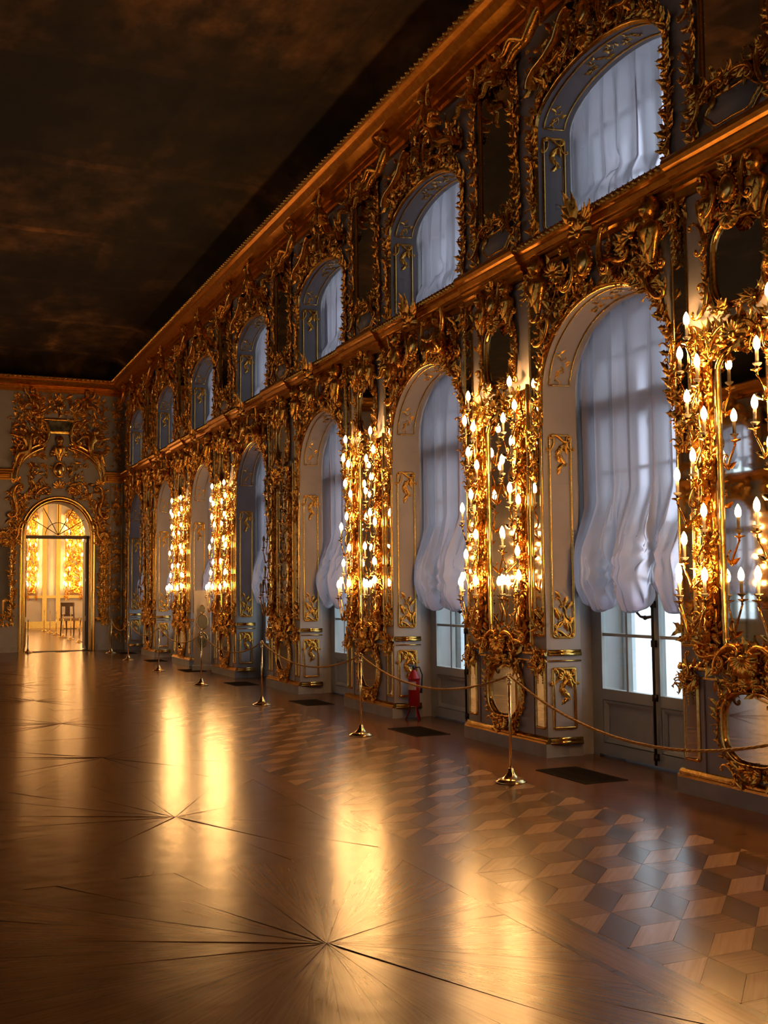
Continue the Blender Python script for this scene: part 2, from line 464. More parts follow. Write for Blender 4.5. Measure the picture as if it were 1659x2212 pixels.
def thicket(mb, x0, x1, z0, z1, n, size, seed, scr=0.2, up_bias=0.0):
    """Dense carved foliage filling a rectangle."""
    rg = random.Random(seed)
    for i in range(n):
        x = rg.uniform(x0, x1); z = rg.uniform(z0, z1); sz = size*rg.uniform(0.65, 1.3)
        M = T(x, -0.008-rg.uniform(0, 0.05), z, rg.gauss(0, 1.0) if up_bias else rg.uniform(0, 2*PI))
        q = rg.random()
        if q < scr: scroll(mb, M, sz*1.4, rg.choice('CS'), 0.085, 0.2, 5, 3)
        elif q < scr+0.08: rosette(mb, M, sz*0.5, 5)
        elif q < scr+0.14: mb.ball((0, 0, 0), sz*0.2, M)
        else: leaf(mb, M, sz*1.3, sz*0.62, 0.42, rg.uniform(0.1, 0.5), rg.choice((2, 3)), 6)
def boss(mb, M, rx=0.07, rz=0.095):      # polished oval boss
    def fn(u, v):
        a = u*2*PI; b = v*PI/2
        return (rx*math.cos(b)*math.cos(a), -0.035*math.sin(b)-0.015, rz*math.cos(b)*math.sin(a))
    mb.grid(fn, 20, 7, M, True)
def ellipse(rx, rz, n=40, cx=0, cz=0, p=1.0, wob=0.0, wk=4):
    out = []
    for k in range(n):
        a = 2*PI*k/n; c, s = math.cos(a), math.sin(a)
        w = 1+wob*math.cos(wk*a)
        out.append((cx+rx*w*math.copysign(abs(c)**p, c), cz+rz*w*math.copysign(abs(s)**p, s)))
    return out[::-1]
MOULD = [(-0.018, 0), (-0.016, 0.018), (-0.004, 0.03), (0.006, 0.022), (0.016, 0.04), (0.03, 0.046), (0.042, 0.03), (0.048, 0.0)]
BEAD = [(-0.012, 0), (-0.008, 0.014), (0.0, 0.019), (0.008, 0.014), (0.012, 0)]
def mould(path, s=1.0, prof=MOULD, closed=True): 
    mb = MB(); mb.sweep(path, [(o*s, d*s) for o, d in prof], closed); return mb
def arch_path(hw, z0, zs, rise, n=20):
    p = [(-hw, z0)]
    for k in range(n+1):
        a = PI-PI*k/n
        p.append((hw*math.cos(a), zs+rise*math.sin(a)))
    p.append((hw, z0))
    return p
def rect(x0, x1, z0, z1, c=0.0):
    if not c: return [(x0, z0), (x0, z1), (x1, z1), (x1, z0)]
    out = []
    for cx, cz, a0 in ((x0+c, z0+c, -PI/2), (x0+c, z1-c, PI), (x1-c, z1-c, PI/2), (x1-c, z0+c, 0)):
        for k in range(5):
            a = a0-PI/2*k/4
            out.append((cx+c*math.cos(a), cz+c*math.sin(a)))
    return out
def G(mb, name='carving', mat=None):
    mb.v = [(x, min(y, -0.0016), z) for x, y, z in mb.v]     # carved relief is flat at the back
    return mb.mesh(name, mat or GOLD)

# separate carved pieces that are used again and again
def lib(fn, *a, **k):
    mb = MB(); fn(mb, Matrix(), *a, **k); return G(mb)
CSC = lib(scroll, 0.3, 'C', 0.075, 0.12, 7, 1)
SSC = lib(scroll, 0.3, 'S', 0.075, 0.12, 7, 1)
ROS = lib(rosette, 0.06, 7)
SHELL = lib(shell, 0.14)
SPRAY = lib(spray, 0.16, 7, 170, 3)
FLAME = lib(spray, 0.2, 5, 80, 7, 0.3)
HUSK = lib(husks, 0.46, 8, 0.055)
def boss_meshes():
    m = MB(); boss(m, Matrix()); b = m.mesh('boss', GOLDM)
    m = MB(); m.sweep(ellipse(0.078, 0.105, 32), [(-0.006, 0), (-0.004, 0.03), (0.01, 0.04), (0.022, 0.025), (0.024, 0)])
    for k in range(20):
        a = 2*PI*k/20; m.ball((0.107*math.cos(a), -0.02, 0.134*math.sin(a)), 0.011, None, 5, 4)
    return b, G(m)
BOSS, BOSSRIM = boss_meshes()

# carved figures ---------------------------------------------------
def head_into(mb, M, r=0.07):
    def fn(u, v):
        a = u*2*PI; b = v*PI
        dx, dy, dz = math.sin(b)*math.sin(a), -math.sin(b)*math.cos(a), -math.cos(b)
        k = 1.0
        if dy < 0.15:
            k += 0.30*math.exp(-(dx*dx/0.012+(dz+0.10)**2/0.03))
            k += 0.10*math.exp(-(dx*dx/0.05+(dz+0.78)**2/0.03))
            for sx in (-1, 1):
                k -= 0.10*math.exp(-((dx-sx*0.36)**2/0.02+(dz-0.10)**2/0.012))
                k += 0.06*math.exp(-((dx-sx*0.5)**2/0.05+(dz+0.35)**2/0.05))
            k -= 0.06*math.exp(-(dx*dx/0.05+(dz+0.48)**2/0.006))
        hair = 1/(1+math.exp(-14*(dz*0.75+dy*0.9-0.12)))
        k += hair*(0.16+0.09*math.sin(9*a)*math.sin(11*b))
        return (r*0.86*dx*k, r*0.95*dy*k, r*1.12*dz*k)
    mb.grid(fn, 22, 18, M, True)
def figure(name, J, E, head, hr, hrot=(0, 0, 0)):
    names = list(J)
    me = bpy.data.meshes.new(name+'_skin')
    me.from_pydata([J[n][:3] for n in names], [(names.index(a), names.index(b)) for a, b in E], [])
    o = bpy.data.objects.new(name+'_skin', me); col.objects.link(o)
    sk = o.modifiers.new('skin', 'SKIN'); sk.use_smooth_shade = True
    sv = me.skin_vertices[0].data if me.skin_vertices else None
    if sv is None:
        bpy.context.view_layer.update(); sv = me.skin_vertices[0].data
    for i, n in enumerate(names):
        sv[i].radius = (J[n][3], J[n][3]); sv[i].use_root = (i == 0)
    ss = o.modifiers.new('sub', 'SUBSURF'); ss.levels = 1; ss.render_levels = 1
    dg = bpy.context.evaluated_depsgraph_get()
    ev = o.evaluated_get(dg).to_mesh()
    mb = MB()
    mb.add([tuple(v.co) for v in ev.vertices], [tuple(p.vertices) for p in ev.polygons])
    o.evaluated_get(dg).to_mesh_clear()
    bpy.data.objects.remove(o); bpy.data.meshes.remove(me)
    from mathutils import Euler
    head_into(mb, Matrix.Translation(head) @ Euler(hrot).to_matrix().to_4x4(), hr)
    return mb.mesh(name, GOLD)
def fingers(J, E, h, d, s):
    hx, hy, hz = J[h][:3]
    for k in range(4):
        n = '%s_f%d' % (h, k); q = (k-1.5)*s*0.9
        J[n] = (hx+d[0]*s*(2.6-0.3*abs(k-1.2))+q*d[2], hy+d[1]*s*2.4, hz+d[2]*s*(2.6-0.3*abs(k-1.2))-q*d[0], s*0.42)
        E.append((h, n))
def make_putto():
    J = {'pel': (0, 0, 0, .072), 'belly': (0, -.012, .08, .082), 'chest': (0, 0, .17, .074), 'neck': (.01, -.005, .24, .036), 'hd': (.012, -.012, .29, .05),
         'shL': (-.085, 0, .205, .04), 'elL': (-.17, -.05, .13, .032), 'haL': (-.235, -.10, .18, .024),
         'shR': (.085, 0, .205, .04), 'elR': (.17, -.03, .26, .032), 'haR': (.20, -.06, .36, .024),
         'hiL': (-.05, -.03, -.02, .062), 'knL': (-.10, -.15, -.01, .052), 'anL': (-.13, -.15, -.16, .032), 'toL': (-.15, -.21, -.185, .022),
         'hiR': (.05, -.03, -.02, .062), 'knR': (.15, -.11, .0, .052), 'anR': (.22, -.11, -.13, .032), 'toR': (.26, -.16, -.15, .022)}
    E = [('pel', 'belly'), ('belly', 'chest'), ('chest', 'neck'), ('neck', 'hd'), ('chest', 'shL'), ('shL', 'elL'), ('elL', 'haL'), ('chest', 'shR'), ('shR', 'elR'), ('elR', 'haR'),
         ('pel', 'hiL'), ('hiL', 'knL'), ('knL', 'anL'), ('anL', 'toL'), ('pel', 'hiR'), ('hiR', 'knR'), ('knR', 'anR'), ('anR', 'toR')]
    fingers(J, E, 'haL', (-.6, -.4, .6), .014); fingers(J, E, 'haR', (.2, -.3, .9), .014)
    return figure('putto', J, E, (.014, -.02, .325), .072, (0.15, 0, 0.3))
def make_nymph():
    J = {'pel': (0, 0, 0, .085), 'belly': (-.06, -.01, .10, .078), 'chest': (-.11, -.01, .22, .085), 'neck': (-.12, -.02, .33, .038), 'hd': (-.115, -.03, .38, .05),
         'shL': (-.21, 0, .28, .045), 'elL': (-.33, -.04, .17, .035), 'haL': (-.36, -.06, .02, .026),
         'shR': (-.02, -.01, .29, .045), 'elR': (.08, -.06, .36, .035), 'haR': (.17, -.08, .46, .026),
         'hiL': (.05, -.03, -.02, .078), 'knL': (.24, -.10, .04, .062), 'anL': (.40, -.09, -.10, .038), 'toL': (.47, -.13, -.13, .024),
         'hiR': (.05, .0, -.03, .075), 'knR': (.22, -.04, -.08, .06), 'anR': (.38, -.05, -.22, .036), 'toR': (.44, -.10, -.25, .022)}
    E = [('pel', 'belly'), ('belly', 'chest'), ('chest', 'neck'), ('neck', 'hd'), ('chest', 'shL'), ('shL', 'elL'), ('elL', 'haL'), ('chest', 'shR'), ('shR', 'elR'), ('elR', 'haR'),
         ('pel', 'hiL'), ('hiL', 'knL'), ('knL', 'anL'), ('anL', 'toL'), ('pel', 'hiR'), ('hiR', 'knR'), ('knR', 'anR'), ('anR', 'toR')]
    fingers(J, E, 'haL', (-.1, -.3, -.9), .016); fingers(J, E, 'haR', (.6, -.2, .7), .016)
    return figure('nymph', J, E, (-.115, -.04, .42), .075, (0.1, 0, -0.4))
def make_bust():
    mb = MB()
    head_into(mb, T(0, -.06, .16), .072)
    def fn(u, v):      # neck, shoulders and a tapering scrolled term
        a = u*2*PI
        w = [(.036, .10), (.04, .07), (.095, .04), (.10, 0), (.085, -.05), (.06, -.10), (.045, -.16), (.02, -.22)][int(round(v*7))]
        return (w[0]*math.cos(a)*1.1, -.05+w[0]*math.sin(a)*.75, w[1])
    mb.grid(fn, 14, 7, None, True)
    for sx in (-1, 1): leaf(mb, T(sx*.06, -.09, .02, PI-sx*.3), .2, .08, .4, .05, 3)
    return G(mb)
PUTTO = make_putto(); NYMPH = make_nymph(); BUST = make_bust()

# ------------------------------------------------------------------ things on the piers
def glass(poly, y0=-0.008, y1=-0.0016):
    mb = MB(); mb.prism(poly, y0, y1); return mb.mesh('mirror_glass', MIRROR, False)

def spec_dado_mirror():
    s = Spec('dado_mirror', 'mirror', (0, 0, 0.16))
    out = ellipse(0.33, 0.28, 48, 0, 0.575, 0.6, 0.03)
    s.part('glass', glass(out)); s.part('frame_moulding', G(mould(out, 1.0), 'm', GOLDM))
    for sx in (-1, 1):
        mb = MB(); p = ellipse(0.375, 0.305, 48, 0, 0.575, 0.6, 0.03)
        p = [q for q in p if q[0]*sx > 0.12]; p.sort(key=lambda q: q[1])
        vine(mb, p, 11+sx, 0.05, 0.03, 0.008, 0.15, 0, 0.6)
        s.part('leaf_border', G(mb))
    mb = MB(); thicket(mb, -0.26, 0.26, 0.84, 1.0, 46, 0.07, 21, 0.25); thicket(mb, -0.38, -0.26, 0.76, 0.9, 10, 0.055, 22); thicket(mb, 0.26, 0.38, 0.76, 0.9, 10, 0.055, 23)
    s.part('crest_foliage', G(mb))
    mb = MB(); thicket(mb, -0.24, 0.24, 0.19, 0.29, 34, 0.065, 24, 0.25); s.part('apron_foliage', G(mb))
    s.part('shell', SHELL, T(0, -0.03, 0.885, 0, 0.8)); s.part('shell', SHELL, T(0, -0.03, 0.27, PI, 0.6))
    for sx in (-1, 1):
        s.part('scroll', CSC, T(sx*0.19, -0.03, 0.86, sx*0.9, 0.75, sx)); s.part('scroll', CSC, T(sx*0.22, -0.025, 0.25, sx*2.3, 0.6, sx))
        s.part('rosette', ROS, T(sx*0.29, -0.04, 0.8, 0, 0.7))
    return s
def strip_frame(x0, x1, z0, z1, c=0.025):
    return mould(rect(x0, x1, z0, z1, c), 0.42)
def spec_low_strip(sx):
    s = Spec('narrow_dado_mirror', 'mirror', (sx*0.69, 0, 0.22))
    x0, x1 = sorted((sx*0.60, sx*0.775))
    s.part('glass', glass(rect(x0, x1, 0.26, 0.93, 0.03))); s.part('frame_moulding', G(strip_frame(x0, x1, 0.26, 0.93), 'm', GOLDM))
    mb = MB(); thicket(mb, x0-0.02, x1+0.02, 0.80, 1.02, 32, 0.07, 31, 0.22); s.part('crest_foliage', G(mb))
    s.part('rosette', ROS, T(sx*0.69, -0.06, 0.92, 0, 0.9)); s.part('husk_drop', HUSK, T(sx*0.69, -0.03, 0.86, 0, 0.4))
    s.part('scroll', SSC, T(sx*0.66, -0.05, 1.0, 0.4, 0.6, sx))
    return s
def spec_tall_strip(sx):
    s = Spec('narrow_tall_mirror', 'mirror', (sx*0.69, 0, 1.1))
    x0, x1 = sorted((sx*0.595, sx*0.778))
    s.part('glass', glass(rect(x0, x1, 1.14, 4.66, 0.03))); s.part('frame_moulding', G(strip_frame(x0, x1, 1.14, 4.66), 'm', GOLDM))
    mb = MB(); vine(mb, [(sx*0.69, 2.66), (sx*0.67, 2.8), (sx*0.71, 3.0), (sx*0.68, 3.14)], 41, 0.075, 0.02, 0.006, 0.3, 0.03); s.part('girdle_foliage', G(mb))
    s.part('girdle_boss', BOSS, T(sx*0.69, -0.03, 2.9, 0, 0.75)); s.part('boss_rim', BOSSRIM, T(sx*0.69, -0.02, 2.9, 0, 0.75))
    mb = MB(); thicket(mb, x0-0.02, x1+0.02, 4.45, 4.72, 30, 0.07, 43, 0.25); s.part('capital_foliage', G(mb))
    s.part('husk_drop', HUSK, T(sx*0.69, -0.035, 4.6, 0, 1.0)); s.part('scroll', CSC, T(sx*0.73, -0.05, 4.6, 0.2, 0.7, sx)); s.part('scroll', CSC, T(sx*0.64, -0.05, 4.6, -0.2, 0.7, -sx))
    mb = MB(); thicket(mb, x0-0.01, x1+0.01, 1.2, 1.36, 20, 0.07, 44, 0.25); s.part('foot_foliage', G(mb))
    return s
def spec_tall_mirror():
    s = Spec('tall_pier_mirror', 'mirror', (0, 0, 0.95))
    out = [(-0.29, 1.2), (-0.29, 3.2)]+[(0.29*math.cos(a), 3.24+0.17*math.sin(a)) for a in [PI-PI*k/12 for k in range(13)]]+[(0.29, 3.2), (0.29, 1.2)]+[(0.27*math.cos(a), 1.16-0.05*math.sin(-a)) for a in [-PI*k/8 for k in range(9)]]
    s.part('glass', glass(out)); s.part('frame_moulding', G(mould(out, 0.8), 'm', GOLDM))
    for sx in (-1, 1):
        mb = MB(); rg = random.Random(5)
        zs = [1.05+0.06*i for i in range(42)]
        vine(mb, [(sx*(0.43+0.035*math.sin(z*7)), z) for z in zs], 51, 0.085, 0.017, 0.02, 0.14, 0.03, 1.3)
        vine(mb, [(sx*(0.36+0.015*math.sin(z*9)), z) for z in zs], 52, 0.06, 0.026, 0.012, 0.12, 0.01)
        vine(mb, [(sx*(0.495+0.012*math.sin(z*8)), z) for z in zs], 53, 0.048, 0.028, 0.010, 0.12, 0.01)
        s.part('foliage_column', G(mb))
        mb = MB(); mb.box(*sorted((sx*0.325, sx*0.535)), -0.016, -0.002, 1.04, 3.58); s.part('column_board', G(mb, 'm', GOLD))
        mb = MB(); mb.sweep([(sx*0.56, 1.05), (sx*0.56, 3.62)], [(-0.018, 0), (-0.016, 0.03), (0, 0.045), (0.016, 0.03), (0.018, 0)], False); s.part('pilaster_bead', G(mb, 'm', GOLDM))
        for z in (1.42, 2.0, 2.32, 2.74, 3.14, 3.5): s.part('scroll', CSC, T(sx*0.42, -0.05, z, 0.0, 0.75, -sx))
        for z in (1.7, 2.55, 3.3): s.part('shell', SHELL, T(sx*0.43, -0.045, z, 0, 0.6))
    mb = MB(); thicket(mb, -0.40, 0.40, 3.36, 3.56, 85, 0.09, 55, 0.22); s.part('crest_foliage', G(mb))
    mb = MB(); thicket(mb, -0.48, 0.48, 0.97, 1.18, 90, 0.085, 56, 0.22); s.part('base_foliage', G(mb))
    s.part('flame_leaf', FLAME, T(-0.13, -0.06, 3.46, 0.35, 0.9)); s.part('flame_leaf', FLAME, T(0.15, -0.06, 3.46, -0.4, 0.9)); s.part('shell', SHELL, T(0, -0.06, 3.45, 0, 1.0))
    s.part('shell', SHELL, T(0, -0.07, 1.08, PI, 1.0)); s.part('rosette', ROS, T(0.1, -0.09, 1.02, 0, 1.1))
    for sx in (-1, 1):
        s.part('scroll', CSC, T(sx*0.24, -0.06, 1.13, sx*1.0, 1.0, sx)); s.part('scroll', SSC, T(sx*0.38, -0.06, 1.08, sx*1.3, 0.9, sx))
        s.part('scroll', CSC, T(sx*0.22, -0.06, 3.48, sx*0.8, 0.9, sx)); s.part('leaf_spray', SPRAY, T(sx*0.36, -0.05, 3.5, -sx*0.5, 0.9))
    return s
def spec_upper_mirror():
    s = Spec('upper_oval_mirror', 'mirror', (0, 0, 3.66))
    out = ellipse(0.30, 0.335, 48, 0, 4.03, 0.55, 0.02)
    s.part('glass', glass(out)); s.part('frame_moulding', G(mould(out, 0.95), 'm', GOLDM))
    for sx in (-1, 1):
        mb = MB(); p = ellipse(0.345, 0.38, 60, 0, 4.03, 0.55, 0.02)
        p = [q for q in p if q[0]*sx > 0.06]; p.sort(key=lambda q: q[1])
        vine(mb, p, 61+sx, 0.05, 0.022, 0.012, 0.15, 0.0); s.part('leaf_border', G(mb))
        s.part('scroll', CSC, T(sx*0.33, -0.05, 4.3, -sx*0.3, 0.9, -sx)); s.part('scroll', CSC, T(sx*0.32, -0.05, 3.76, sx*0.4, 0.9, -sx))
        s.part('bust', BUST, T(sx*0.27, -0.02, 4.50, 0, 0.95)); s.part('flame_leaf', FLAME, T(sx*0.2, -0.05, 3.68, sx*1.2, 0.8))
    mb = MB(); thicket(mb, -0.3, 0.3, 4.42, 4.70, 95, 0.08, 65, 0.25); s.part('crest_foliage', G(mb))
    s.part('boss', BOSS, T(0, -0.09, 4.55)); s.part('boss_rim', BOSSRIM, T(0, -0.08, 4.55))
    s.part('scroll', CSC, T(-0.15, -0.09, 4.57, 0, 1.1)); s.part('scroll', CSC, T(0.15, -0.09, 4.57, 0, 1.1, -1))
    s.part('leaf_spray', SPRAY, T(0, -0.09, 4.72, 0, 0.9)); s.part('shell', SHELL, T(0, -0.07, 4.36, PI, 0.8))
    return s
def spec_attic_mirror():
    s = Spec('attic_mirror_panel', 'mirror', (0, 0, 5.0))
    out = rect(-0.36, 0.36, 5.42, 7.0, 0.06)
    s.part('glass', glass(out)); s.part('frame_moulding', G(mould(out, 0.8), 'm', GOLDM))
    for sx in (-1, 1):
        mb = MB(); zs = [5.05+0.07*i for i in range(30)]
        vine(mb, [(sx*(0.45+0.02*math.sin(z*6)), z) for z in zs], 71, 0.075, 0.028, 0.014, 0.18, 0.02)
        s.part('inner_foliage', G(mb))
        for z in (5.7, 6.2): s.part('scroll', CSC, T(sx*0.44, -0.05, z, 0, 0.8, -sx))
        s.part('putto', PUTTO, T(sx*0.30, -0.12, 6.84, 0, 0.85, -sx)); s.part('leaf_spray', SPRAY, T(sx*0.42, -0.06, 6.45, 0, 0.9))
    out = ellipse(0.30, 0.14, 40, 0, 5.22, 0.8, 0.06, 6)
    mb = MB(); mb.prism(out, -0.03, 0.0); s.part('cartouche_plate', mb.mesh('plate', WHITE))
    s.part('cartouche_rim', G(mould(out, 0.9)))
    mb = MB(); thicket(mb, -0.4, 0.4, 5.34, 5.5, 60, 0.085, 75, 0.3); s.part('cartouche_foliage', G(mb))
    for sx in (-1, 1):
        s.part('scroll', CSC, T(sx*0.33, -0.06, 5.3, sx*0.3, 1.1, -sx)); s.part('scroll', CSC, T(sx*0.16, -0.07, 5.42, sx*1.4, 0.9, sx))
    mb = MB(); thicket(mb, -0.5, 0.5, 6.9, 7.16, 80, 0.1, 76, 0.22); s.part('top_foliage', G(mb)); s.part('shell', SHELL, T(0, -0.08, 6.98, 0, 1.3))
    return s
# candelabrum: (outward shift, bulb height, projection) as seen on the two nearest piers
CANDLES = [(0.02, 3.66, .15), (0.11, 3.41, .15), (-0.10, 3.31, .16), (0.04, 3.06, .15), (-0.15, 2.90, .15), (-0.01, 2.60, .15),
           (0.17, 2.47, .16), (-0.14, 2.17, .17), (0.12, 1.97, .15), (0.17, 1.73, .17), (0.08, 1.68, .24), (-0.14, 1.69, .18)]
def make_bulb(mat):
    mb = MB(); mb.lathe([(0.006, -0.046), (0.016, -0.04), (0.0235, -0.02), (0.024, 0.002), (0.018, 0.026), (0.008, 0.046), (0.001, 0.056)], 6)
    return mb.mesh('bulb', mat)
BULB_ON, BULB_OFF = make_bulb(LIT), make_bulb(UNLIT)
mb = MB(); mb.lathe([(0.0125, -0.145), (0.0125, -0.044), (0.006, -0.042)], 8); SLEEVE = mb.mesh('sleeve', WAX)
mb = MB(); mb.lathe([(0.012, -0.165), (0.03, -0.150), (0.034, -0.142), (0.030, -0.140), (0.012, -0.146)], 10); COLLAR = mb.mesh('collar', WAX)
mb = MB(); mb.lathe([(0.006, -0.235), (0.014, -0.222), (0.008, -0.21), (0.020, -0.200), (0.046, -0.190), (0.050, -0.183), (0.046, -0.183), (0.018, -0.192), (0.010, -0.18), (0.016, -0.165), (0.008, -0.16)], 10); PAN = G(mb, 'pan', GOLDM)
def spec_candelabrum(sx, lit):
    s = Spec('wall_candelabrum', 'candelabrum', (sx*0.42, 0, 1.2))
    mb = MB(); zs = [1.22+0.08*i for i in range(29)]
    mb.tube([(sx*(0.42+0.012*math.sin(z*11)), -0.07, z) for z in zs], [0.018+0.006*math.sin(z*23) for z in zs], 7)
    for z in (1.3, 1.62, 2.05, 2.4, 2.8, 3.2): mb.ball((sx*0.42, -0.075, z), 0.03, None, 8, 6)
    s.part('back_stem', G(mb, 'm', GOLDM))
    for du, z, p in CANDLES:
        x = sx*(0.42+du); y = -p; zz = z-0.235
        mb = MB(); P = []
        x0 = sx*0.42; dx = x-x0
        drop = 0.14 if z > 1.8 else 0.22
        for i in range(15):
            t = i/14
            bx = x0+dx*(t*t*(3-2*t)) + sx*0.05*math.sin(2*PI*t)*(1 if du >= 0 else -1)
            by = -0.07+(y+0.07)*(t**0.7) - 0.03*math.sin(PI*t)
            bz = zz-0.06*(1-t)+(-drop*math.sin(PI*t)**1.0 if t < 0.999 else 0)
            P.append((bx, by, bz))
        mb.tube(P, [0.013-0.005*(i/14) for i in range(15)], 6)
        c = P[5]; leaf(mb, T(c[0], c[1]-0.01, c[2], sx*0.9), 0.08, 0.04, 0.4, 0.3, 2, 5)
        scroll(mb, T(P[3][0], P[3][1], P[3][2]+0.03, 0, 1, sx), 0.09, 'C', 0.09, 0.0, 5, 3)
        B = T(x, y, z)
        s.part('candle_arm', G(mb, 'm', GOLDM), None, [('drip_pan', PAN, B), ('candle_sleeve', SLEEVE, B), ('wax_collar', COLLAR, B), ('bulb', BULB_ON if lit else BULB_OFF, B)])
    return s

# ------------------------------------------------------------------ carvings over the windows
def mirror_pts(p): return [(-x, z) for x, z in p]
def spec_overdoor(kind):
    s = Spec('carved_overdoor', 'carving', (0, 0, SPL))
    ap = arch_path(HW+0.015, 3.2, SPL, RISEL+0.015)
    mb = MB(); mb.sweep(ap, [(-0.02, 0), (-0.016, 0.02), (0, 0.032), (0.016, 0.02), (0.03, 0.014), (0.035, 0)], False); s.part('arch_moulding', G(mb, 'm', GOLDM))
    for sx in (-1, 1):
        p = []
        for k in range(15):
            a = PI*0.5*k/15
            p.append((sx*(HW+0.01)*math.cos(a), SPL-0.02+(RISEL+0.09)*math.sin(a)))
        p = [(sx*(HW-0.0), 3.05)]+p
        mb = MB(); vine(mb, p, 81+sx+kind*7, 0.07, 0.022, 0.014, 0.2, 0.015, 1.2); s.part('arch_foliage', G(mb))
        mb = MB(); thicket(mb, *sorted((sx*0.58, sx*0.92)), 4.15, 4.66, 70, 0.09, 83+sx+kind, 0.25); thicket(mb, *sorted((sx*0.88, sx*0.99)), 3.85, 4.15, 14, 0.075, 84+sx, 0.2); s.part('spandrel_foliage', G(mb))
        mb = MB(); thicket(mb, *sorted((sx*0.12, sx*0.6)), 4.3, 4.6, 60, 0.085, 86+sx+kind, 0.25); s.part('crown_foliage', G(mb))
        s.part('scroll', CSC, T(sx*0.2, -0.12, 4.52, 0, 1.4, -sx)); s.part('scroll', SSC, T(sx*0.36, -0.06, 4.42, sx*1.1, 1.1, sx)); s.part('scroll', CSC, T(sx*0.82, -0.05, 4.02, sx*0.7, 1.1, -sx))
        s.part('scroll', SSC, T(sx*0.90, -0.05, 4.35, 0, 1.1, sx))
        if kind == 0:
            s.part('putto', PUTTO, T(sx*0.62, -0.10, 4.36, sx*0.2, 1.0, sx))
        else:
            s.part('bust', BUST, T(sx*0.88, -0.04, 4.50, 0, 1.2)); s.part('shell', SHELL, T(sx*0.62, -0.06, 4.55, sx*0.5, 1.1)); s.part('leaf_spray', SPRAY, T(sx*0.5, -0.06, 4.5, sx*0.6, 1.1))
    s.part('boss', BOSS, T(0, -0.15, 4.5, 0, 1.25)); s.part('boss_rim', BOSSRIM, T(0, -0.14, 4.5, 0, 1.25))
    s.part('shell', SHELL, T(0, -0.17, 4.74, 0, 1.25)); s.part('flame_leaf', FLAME, T(-0.05, -0.22, 4.86, 0.25, 1.6)); s.part('flame_leaf', FLAME, T(0.07, -0.2, 4.82, -0.9, 1.2))
    s.part('leaf_spray', SPRAY, T(0, -0.1, 4.3, PI, 0.9))
    return s
def spec_attic_overdoor():
    s = Spec('carved_attic_pediment', 'carving', (0, 0, 5.0))
    ap = arch_path(HW+0.012, 5.0, SPU, RISEU+0.012)
    mb = MB(); mb.sweep(ap, [(-0.02, 0), (-0.016, 0.02), (0, 0.032), (0.016, 0.02), (0.035, 0)], False); s.part('arch_moulding', G(mb, 'm', GOLDM))
    for sx in (-1, 1):
        p = [(sx*(HW+0.05+0.015*math.sin(z*7)), z) for z in [5.02+0.09*i for i in range(13)]]
        for k in range(12):
            a = PI*0.5*k/12; p.append((sx*(HW+0.06)*math.cos(a), SPU+(RISEU+0.1)*math.sin(a)))
        mb = MB(); vine(mb, p, 91+sx, 0.078, 0.021, 0.016, 0.16, 0.025, 1.2); s.part('jamb_foliage', G(mb))
        mb = MB(); thicket(mb, *sorted((sx*0.5, sx*1.08)), 6.5, 6.95, 65, 0.1, 93+sx, 0.25); s.part('spandrel_foliage', G(mb))
        pp = [(sx*1.02, 6.52), (sx*0.98, 6.62), (sx*0.86, 6.68), (sx*0.66, 6.72), (sx*0.5, 6.80), (sx*0.40, 6.95), (sx*0.30, 7.02), (sx*0.22, 7.0)]
        mb = MB(); mb.sweep(pp, [(-0.06, 0), (-0.055, 0.08), (-0.03, 0.10), (-0.02, 0.07), (0.0, 0.12), (0.03, 0.15), (0.05, 0.12), (0.06, 0)], False); s.part('pediment_moulding', G(mb, 'm', GOLDM))
        s.part('nymph', NYMPH, T(sx*0.72, -0.24, 6.90, sx*0.15, 0.85, sx)); s.part('scroll', CSC, T(sx*0.24, -0.1, 6.72, 0, 1.1, -sx)); s.part('scroll', SSC, T(sx*0.5, -0.07, 6.62, sx*1.2, 1.0, sx))
    mb = MB(); thicket(mb, -0.4, 0.4, 6.56, 7.1, 90, 0.095, 97, 0.25); s.part('crown_foliage', G(mb))
    s.part('boss', BOSS, T(0, -0.1, 6.8)); s.part('boss_rim', BOSSRIM, T(0, -0.09, 6.8)); s.part('flame_leaf', FLAME, T(0, -0.12, 6.98, 0, 1.0)); s.part('shell', SHELL, T(0, -0.08, 6.58, PI, 0.9))
    return s

